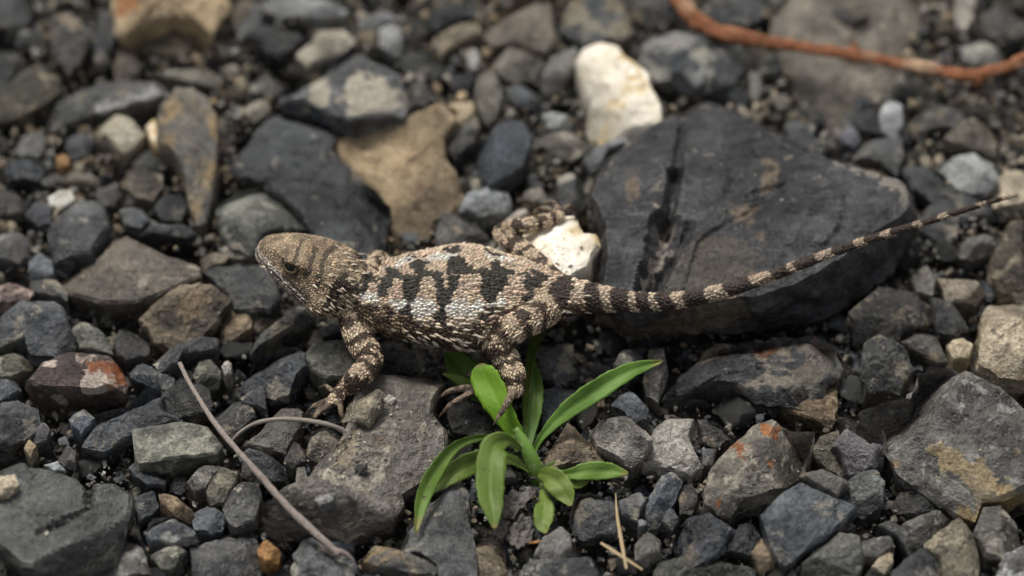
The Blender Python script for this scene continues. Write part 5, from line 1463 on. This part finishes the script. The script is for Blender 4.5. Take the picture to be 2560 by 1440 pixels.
def skin_colour(pts, seed=0):
    """colour pattern in body coordinates: station along the back and angle round it (the hidden flank mirrors the shown one)"""
    ix = locate(pts)
    k = c_k[ix]
    out = np.tile(C_TAN, (len(pts), 1))
    nz = fbm(pts * 900, 4, 3); nz2 = fbm(pts * 380, 8, 3)
    # trunk and tail
    m = k == 0
    i = c_i[ix[m]]
    q = pts[m] - spine[i]
    sx = (q * sside[i]).sum(1) / A_[i]; ux = (q * sup[i]).sum(1) / B_[i]
    th = np.arctan2(sx, ux)                              # 0 on the back, + towards the flank shown
    X = c_u[ix[m]] + (q * stan[i]).sum(1) / PX
    th_lim = np.arctan2(-A_[i] * SP, B_[i] * CP)
    thm = np.where(th < th_lim, -th, th)                 # hidden side mirrored
    yy = yc[i] + slope[i] * (X - xs[i]) - (B_[i] * np.cos(thm) * CP - A_[i] * np.sin(thm) * SP) / PX
    wx = X + 6 * nz2[m] + 5 * nz[m]; wy = yy + 7 * fbm(pts[m] * 700, 21, 3)
    c = np.tile(C_TAN, (m.sum(), 1))
    c = np.where((vnoise(pts[m] * 260, 6) > .15)[:, None], C_PINK, c)
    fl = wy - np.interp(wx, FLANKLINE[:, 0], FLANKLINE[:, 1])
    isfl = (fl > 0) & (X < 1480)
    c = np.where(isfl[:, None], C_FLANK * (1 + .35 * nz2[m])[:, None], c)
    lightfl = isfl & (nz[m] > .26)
    c = np.where(lightfl[:, None], np.array([.27, .19, .115]), c)
    for p_ in WHITES: c = np.where(inside(p_, wx, wy)[:, None], C_WHITE, c)
    for p_ in DARKS: c = np.where(inside(p_, wx, wy)[:, None], C_DARK, c)
    ml = np.abs(wy - np.interp(wx, MIDLINE[:, 0], MIDLINE[:, 1]))
    c = np.where(((ml < 4.2) & (X < 1375))[:, None], C_DARK * 1.2, c)
    wt = X + 7 * nz2[m] + 4 * nz[m] + 10 * np.cos(th * 1.0) - 6
    for a, b_ in TAILD: c = np.where(((wt > a) & (wt < b_))[:, None], C_DK2, c)
    far = np.clip((X - 1700) / 800, 0, 1)[:, None]
    c = np.where((X > 1480)[:, None], c * (.95 - .28 * far) + .05 * far * np.array([.3, .2, .12]), c)
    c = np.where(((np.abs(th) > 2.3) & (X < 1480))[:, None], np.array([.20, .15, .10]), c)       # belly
    out[m] = c
    # head
    m = k == 1
    q = pts[m] - H0
    t_ = q @ hf / HL; s_ = q @ hs / HW; u_ = q @ hu / HH
    n1_, n2_ = nz[m], nz2[m]
    c = C_HEAD * (1 + .45 * n1_ + .35 * n2_)[:, None]
    crown = u_ > np.interp(t_, [0, .5, 1], [.30, .45, .05])
    for tc_, wd_ in ((.315, .034), (.44, .030), (.60, .016)):
        bd = crown & (n2_ + .5 * n1_ > -.12) & (np.abs(t_ - tc_ + .10 * np.abs(s_) ** 1.3 * np.sign(1) + .025 * n2_) < wd_ * (1 + .6 * n1_))
        c = np.where(bd[:, None], np.array([.125, .092, .06]), c)
    for tc_ in (.375, .50):
        bd = crown & (np.abs(t_ - tc_ + .10 * np.abs(s_) ** 1.3 + .025 * n2_) < .030)
        c = np.where(bd[:, None], np.array([.38, .27, .165]) * (1 + .2 * n1_)[:, None], c)
    # pale lips, dark stripe under the eye, mottled jaw
    ul = u_ - np.interp(t_, [0, .3, .6, .85, 1], [-.42, -.20, -.08, -.04, -.02])
    c = np.where(((ul < .12) & (ul > -.34) & (t_ > .28))[:, None], C_LIP * (1 + .25 * n1_)[:, None], c)
    c = np.where(((np.abs(ul + .10) < .035) & (t_ > .25))[:, None], np.array([.08, .055, .04]), c)
    c = np.where(((ul < .16) & (ul > .06) & (t_ > .2) & (t_ < .62))[:, None], np.array([.11, .075, .05]), c)
    jaw = (ul < -.10) & (t_ < .45) & (n2_ > .0)
    c = np.where(jaw[:, None], np.array([.115, .072, .045]), c)
    eyeD = np.sqrt(((t_ - .545) * HL) ** 2 + ((u_ - .40) * HH) ** 2) / MM
    c = np.where((eyeD < 2.2)[:, None], c * .5, c)
    c = np.where((t_ < .08)[:, None] & (n2_ > .05)[:, None], np.array([.07, .05, .033]), c)
    out[m] = c
    # legs and toes
    m = k >= 2
    u = c_u[ix[m]]
    bands = np.sin(u * 1.55 + 1.8 * nz2[m] + .7 * nz[m])
    c = np.where((bands > .22)[:, None], np.array([.085, .056, .036]), np.array([.60, .46, .31]))
    c = np.where(((bands > -.2) & (bands <= .22) & (nz[m] > 0))[:, None], np.array([.26, .18, .11]), c)
    tm = (k[m] == 3)
    c = np.where(tm[:, None], np.where((nz[m] > .1)[:, None], np.array([.12, .083, .055]), np.array([.33, .25, .165])), c)
    out[m] = c
    return np.clip(out, .01, .85), ix


m, t, b = new_mat('lizard_skin')
at = nd(t, 'VertexColor', layer_name='pattern')
tc = nd(t, 'TexCoord')
vo = nd(t, 'TexVoronoi', Scale=1500.0); t.links.new(tc.outputs['Object'], vo.inputs['Vector'])
bp = nd(t, 'Bump', Strength=.6, Distance=.0004); bp.invert = True; t.links.new(vo.outputs['Distance'], bp.inputs['Height']); t.links.new(bp.outputs[0], b.inputs['Normal'])
t.links.new(at.outputs[0], b.inputs['Base Color']); b.inputs['Roughness'].default_value = .62; b.inputs['Specular IOR Level'].default_value = .35
MAT['skin'] = m
m, t, b = new_mat('lizard_scale')
at = nd(t, 'VertexColor', layer_name='pattern')
t.links.new(at.outputs[0], b.inputs['Base Color']); b.inputs['Roughness'].default_value = .66; b.inputs['Specular IOR Level'].default_value = .25
MAT['scale'] = m


def set_col(me, cols):
    a = me.color_attributes.new('pattern', 'FLOAT_COLOR', 'POINT')
    a.data.foreach_set('color', np.c_[cols, np.ones(len(cols))].astype(np.float32).ravel())


lizard = empty('lizard', P(1120, 800, 8))
tag(lizard, 'tan and dark banded spiny lizard with long ringed tail standing over the stones', 'lizard')
LO = np.array(lizard.location)
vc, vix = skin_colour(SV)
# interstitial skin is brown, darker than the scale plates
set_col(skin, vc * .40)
skin.materials.clear(); skin.materials.append(MAT['skin'])
skin.transform(__import__('mathutils').Matrix.Translation(-Vector(LO)))
body = bpy.data.objects.new('body', skin); COL.objects.link(body); body.parent = lizard

# ---- keeled scales all over
skin.calc_loop_triangles()
nt_ = len(skin.loop_triangles)
TI = np.zeros(nt_ * 3, np.int32); skin.loop_triangles.foreach_get('vertices', TI); TI = TI.reshape(-1, 3)
a_, b__, c__ = SV[TI[:, 0]], SV[TI[:, 1]], SV[TI[:, 2]]
ar = np.linalg.norm(np.cross(b__ - a_, c__ - a_), axis=1) / 2
rs = np.random.default_rng(9)
NC = 95000
ti = rs.choice(nt_, NC, p=ar / ar.sum())
r1, r2 = np.sqrt(rs.random(NC)), rs.random(NC)
w0, w1, w2 = 1 - r1, r1 * (1 - r2), r1 * r2
cp_ = a_[ti] * w0[:, None] + b__[ti] * w1[:, None] + c__[ti] * w2[:, None]
cn_ = unit(SN[TI[ti, 0]] * w0[:, None] + SN[TI[ti, 1]] * w1[:, None] + SN[TI[ti, 2]] * w2[:, None])
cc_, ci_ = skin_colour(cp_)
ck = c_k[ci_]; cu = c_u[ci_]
size = np.where(ck == 0, np.where(cu < 1480, .84, np.interp(cu, [1480, 1900, 2546], [.88, .75, .45])), np.where(ck == 1, .54, np.where(ck == 2, .72, .45)))
belly = (cn_[:, 2] < -.25) & (ck == 0)
size = np.where(belly, .7, size) * rs.uniform(.82, 1.2, NC)
grid = {}
keep = []
cell = 1.0
for i in range(NC):
    p_ = cp_[i] / MM; s_ = size[i] * .74
    key = (int(p_[0] // cell), int(p_[1] // cell), int(p_[2] // cell))
    ok = True
    for dx in (-1, 0, 1):
        for dy in (-1, 0, 1):
            for dz in (-1, 0, 1):
                for j in grid.get((key[0] + dx, key[1] + dy, key[2] + dz), ()):
                    d = cp_[j] / MM - p_
                    if d @ d < (s_ * .5 + size[j] * .37) ** 2:
                        ok = False; break
                if not ok: break
            if not ok: break
        if not ok: break
    if ok:
        grid.setdefault(key, []).append(i); keep.append(i)
keep = np.array(keep)
p_, n_, cl, kk_, uu, sz = cp_[keep], cn_[keep], cc_[keep], ck[keep], cu[keep], size[keep] * MM
d_ = c_d[ci_[keep]]
d_ = unit(d_ - n_ * (d_ * n_).sum(1)[:, None])
s_ = np.cross(n_, d_)
N = len(keep)
rr = rs.random(N)
big = ((kk_ == 0) & (rr < .18) & (uu < 1480)) | ((kk_ == 2) & (rr < .05)) | ((kk_ == 1) & (rr < .03))
flank = (kk_ == 0) & (uu < 1480) & (cl.sum(1) < .95) & (n_[:, 2] < .45)
spiny = (flank & (rr < .085))
crest = (kk_ == 0) & (n_[:, 2] > .97) & (uu < 1900) & (rr < .4)
jawsp = (kk_ == 1) & (((p_ - H0) @ hf / HL) < .22) & (rr < .16)
Lh = .74 * sz * np.where(big, 1.3, 1) * np.where(spiny, rs.uniform(1.2, 1.9, N), 1) * np.where(jawsp, 1.5, 1)
Wh = .49 * sz * np.where(big, 1.25, 1) * np.where(spiny, 1.15, 1)
kh = sz * np.where(big, .36, .25) * rs.uniform(.7, 1.3, N)
lift = sz * np.where(spiny, .55, np.where(crest, .5, np.where(jawsp, .75, np.where(big, .48, .27)))) * rs.uniform(.6, 1.35, N)
lift = np.where((kk_ == 0) & (uu > 1480), sz * .26, lift)
kh = np.where(kk_ == 3, sz * .08, kh); lift = np.where(kk_ == 3, sz * .06, lift)
sink = .05 * MM
v0 = p_ - d_ * (Lh * .62)[:, None] - n_ * sink
v1 = p_ + s_ * Wh[:, None] - n_ * sink
v2 = p_ - s_ * Wh[:, None] - n_ * sink
v3 = p_ + d_ * (Lh * .95)[:, None] + n_ * lift[:, None]
v4 = p_ + d_ * (Lh * .12)[:, None] + n_ * kh[:, None]
v5 = p_ + d_ * (Lh * .55)[:, None] - n_ * sink
SCV = np.stack([v0, v1, v2, v3, v4, v5], 1).reshape(-1, 3)
base_ = np.arange(N)[:, None] * 6
tri = np.concatenate([base_ + np.array(f) for f in ((0, 1, 4), (0, 4, 2), (1, 3, 4), (2, 4, 3), (1, 5, 3), (5, 2, 3))], 0)
jit = rs.normal(1, .13, N)[:, None] * (1 + rs.normal(0, .03, (N, 3)))
cl = cl * jit
r3 = rs.random(N)
cl = cl * np.where(r3 < .13, .55, np.where(r3 > .9, 1.25, 1.0))[:, None]
cl = np.where((spiny | jawsp)[:, None], np.where((kk_ == 1)[:, None], cl * 1.25, np.maximum(cl, .34) * np.array([1.25, 1.10, .92])), cl)
cl = np.where((big & (cl.sum(1) > .7))[:, None], cl * 1.15, cl)
scales = mesh_obj('scales', SCV, tri.tolist(), MAT['scale'], smooth=False, origin=LO)
cv = np.repeat(np.clip(cl, .012, .8), 6, axis=0)
set_col(scales.data, cv)
scales.location = (0, 0, 0); scales.parent = body; scales['kind'] = 'stuff'

# ---- eyes, eyelids, nostrils, claws
m, t, b = new_mat('eye_black'); b.inputs['Base Color'].default_value = (.006, .005, .004, 1); b.inputs['Roughness'].default_value = .08; MAT['eye'] = m
m, t, b = new_mat('iris_brown'); b.inputs['Base Color'].default_value = (.10, .055, .02, 1); b.inputs['Roughness'].default_value = .2; MAT['iris'] = m
m, t, b = new_mat('eyelid_skin'); b.inputs['Base Color'].default_value = (.27, .19, .105, 1); b.inputs['Roughness'].default_value = .6; MAT['lid'] = m
m, t, b = new_mat('spine_horn'); b.inputs['Base Color'].default_value = (.50, .41, .30, 1); b.inputs['Roughness'].default_value = .5; MAT['spine_horn'] = m
m, t, b = new_mat('claw_horn'); b.inputs['Base Color'].default_value = (.10, .065, .04, 1); b.inputs['Roughness'].default_value = .35; MAT['claw'] = m


def sub(name, V, F, mat, parent, **kw):
    o = mesh_obj(name, V, F, MAT[mat], origin=LO, **kw); o.location = (0, 0, 0); o.parent = parent
    return o


def torus(c, ax, ay, R0, R1, an, seg=28, k=10):
    V, F = [], []
    for i in range(seg):
        a = 2 * math.pi * i / seg
        e = ax * math.cos(a) * R0[0] + ay * math.sin(a) * R0[1]
        o_ = unit(e)
        for j in range(k):
            q = 2 * math.pi * j / k
            V.append(c + e + o_ * math.cos(q) * R1 + an * math.sin(q) * R1)
    for i in range(seg):
        for j in range(k):
            i2, j2 = (i + 1) % seg, (j + 1) % k
            F.append((i * k + j, i2 * k + j, i2 * k + j2, i * k + j2))
    return V, F


for sg in (1, -1):
    ec = hp(.545, sg * (.74 if sg > 0 else .66), .42 if sg > 0 else .34)
    eo = unit(hs * sg * .88 + hu * .42 + hf * .18)
    e1 = unit(hf - eo * (hf @ eo)); e2 = np.cross(eo, e1)
    V, F = ellipsoid(ec, [e1 * 1.7 * MM, e2 * 1.25 * MM, eo * 1.3 * MM], 20)
    eye = sub('eye', V, F, 'iris', lizard)
    V, F = ellipsoid(ec + eo * .62 * MM, [e1 * 1.2 * MM, e2 * .88 * MM, eo * .82 * MM], 18)
    sub('pupil', V, F, 'eye', eye)
    V, F = torus(ec + eo * .95 * MM, e1, e2, (1.5 * MM, 1.0 * MM), .27 * MM, eo)
    sub('eyelid', V, F, 'lid', eye)
    if sg == 1: print('EYE px', to_px(ec + eo * MM))
    V, F = ellipsoid(hp(.93, sg * .72, .45), [hf * .28 * MM, hs * .2 * MM, hu * .22 * MM], 8)
    sub('nostril', V, F, 'eye', lizard)
for c_, d2_ in CLAWS:
    dn = unit(d2_ * np.array([1, 1, .4]) + np.array([0, 0, -.55]))
    ln = catmull(np.array([c_ - d2_ * .2 * MM, c_ + d2_ * .5 * MM, c_ + d2_ * .7 * MM + dn * .5 * MM, c_ + d2_ * .7 * MM + dn * 1.0 * MM]), 8)
    V, F = tube(ln, [.30 * MM, .24 * MM, .15 * MM, .03 * MM], 8)
    sub('claw', V, F, 'claw', lizard)
# row of pointed scales on the jaw corner, nape and along the neck
SPK = [(.10, .98, -.50, .9), (.02, .95, -.42, .9), (.16, .9, -.68, .8), (.05, .86, -.7, .8), (-.06, .9, -.55, .8), (.12, 1.0, -.1, .9), (.02, .98, .02, .9), (.0, .7, .62, .8), (-.06, .55, .8, .8), (.02, -.1, .95, .8), (-.05, .05, .97, .8),
       (-.12, -.05, .97, .8), (-.02, -.45, .9, .8), (.04, -.75, .7, .9), (.1, -.95, .3, .9), (.0, -.9, .4, .9), (.22, .96, -.42, .6), (.3, .9, -.55, .6), (.38, .86, -.56, .5), (.2, .4, .93, .5)]
for (t_, s_i, u_i, sc) in SPK:
    q = hp(t_, s_i, u_i); out_ = unit(hs * s_i + hu * u_i * .8)
    dr = unit(-hf * .9 + out_ * .55)
    sd2 = unit(np.cross(out_, hf))
    L_ = 1.9 * MM * sc; W_ = .52 * MM * sc
    V = [q + sd2 * W_ - hf * -.2 * MM, q - sd2 * W_ - hf * -.2 * MM, q + hf * .55 * MM * sc, q + dr * L_, q + out_ * .38 * MM * sc]
    V = [v - out_ * .12 * MM for v in V[:3]] + V[3:]
    F = [(2, 0, 4), (1, 2, 4), (0, 3, 4), (3, 1, 4), (0, 1, 3)]
    o = sub('spine', V, F, 'claw', lizard, smooth=False)
    o.data.materials.clear(); o.data.materials.append(MAT['spine_horn'] if 'spine_horn' in MAT else MAT['lid'])
# the long pale spines on flank, thigh, jaw and nape, each standing where the photograph shows it
LB = BVHTree.FromPolygons([tuple(v) for v in SV], [tuple(q) for q in TI.tolist()])
sp1 = '575,960;685,955;970,950;1090,955;1155,885;705,1110;750,1105;930,1080;965,1150;1130,1110;1165,1125;935,1215;955,1235;1090,1255;730,1180;530,1155;1520,815;1455,850;1590,1090;1625,1070;1800,985;1725,775;1840,730;2050,870;1225,820;1110,610;1150,600;1240,890;480,1110;870,1010;1000,1000;1200,1140;1240,1210;1270,1170;1050,1180;850,1150;800,1130;640,1120;1350,880;1010,1200;560,1080;430,1060;1960,830;1900,850;2180,690;2240,720;1380,830;900,1150;760,1030;1040,1060'
sp2 = '880,845;860,960;975,900;1010,890;1130,950;765,1105;845,1090;890,1075;1065,1055;1075,540;1085,570;1115,605;1045,530;1005,485;955,455;705,1080;640,1050;975,1070;730,850;1090,780;930,1000;1000,960;800,1000;1060,1000;905,740;1020,640;960,600;1100,690'
for lst, ox, oy, kk in ((sp1, 900, 560, 1.0), (sp2, 600, 500, .85)):
    for q in lst.split(';'):
        a, b_ = [float(v) for v in q.split(',')]
        px, py = ox + a / 4, oy + b_ / 4
        loc, nr, i_, dd = LB.ray_cast(Vector(CAM), Vector(unit(ray(px, py))))
        if loc is None: continue
        w = np.array(loc); nr = np.array(nr)
        if nr @ (CAM - w) < 0: nr = -nr
        ci = int(locate(w[None])[0]); d = c_d[ci]; d = unit(d - nr * (d @ nr)); sd = np.cross(nr, d)
        L_ = rs.uniform(1.25, 1.9) * kk * MM; W_ = rs.uniform(.42, .60) * kk * MM
        V = [w + sd * W_ - nr * .12 * MM, w - sd * W_ - nr * .12 * MM, w - d * .5 * MM - nr * .1 * MM, w + d * L_ + nr * L_ * rs.uniform(.25, .6), w + nr * .42 * kk * MM + d * .2 * MM]
        o = sub('spine', V, [(2, 0, 4), (1, 2, 4), (0, 3, 4), (3, 1, 4), (0, 1, 3)], 'spine_horn', lizard, smooth=False)
print('LIZARD verts', nvs, 'scales', N)
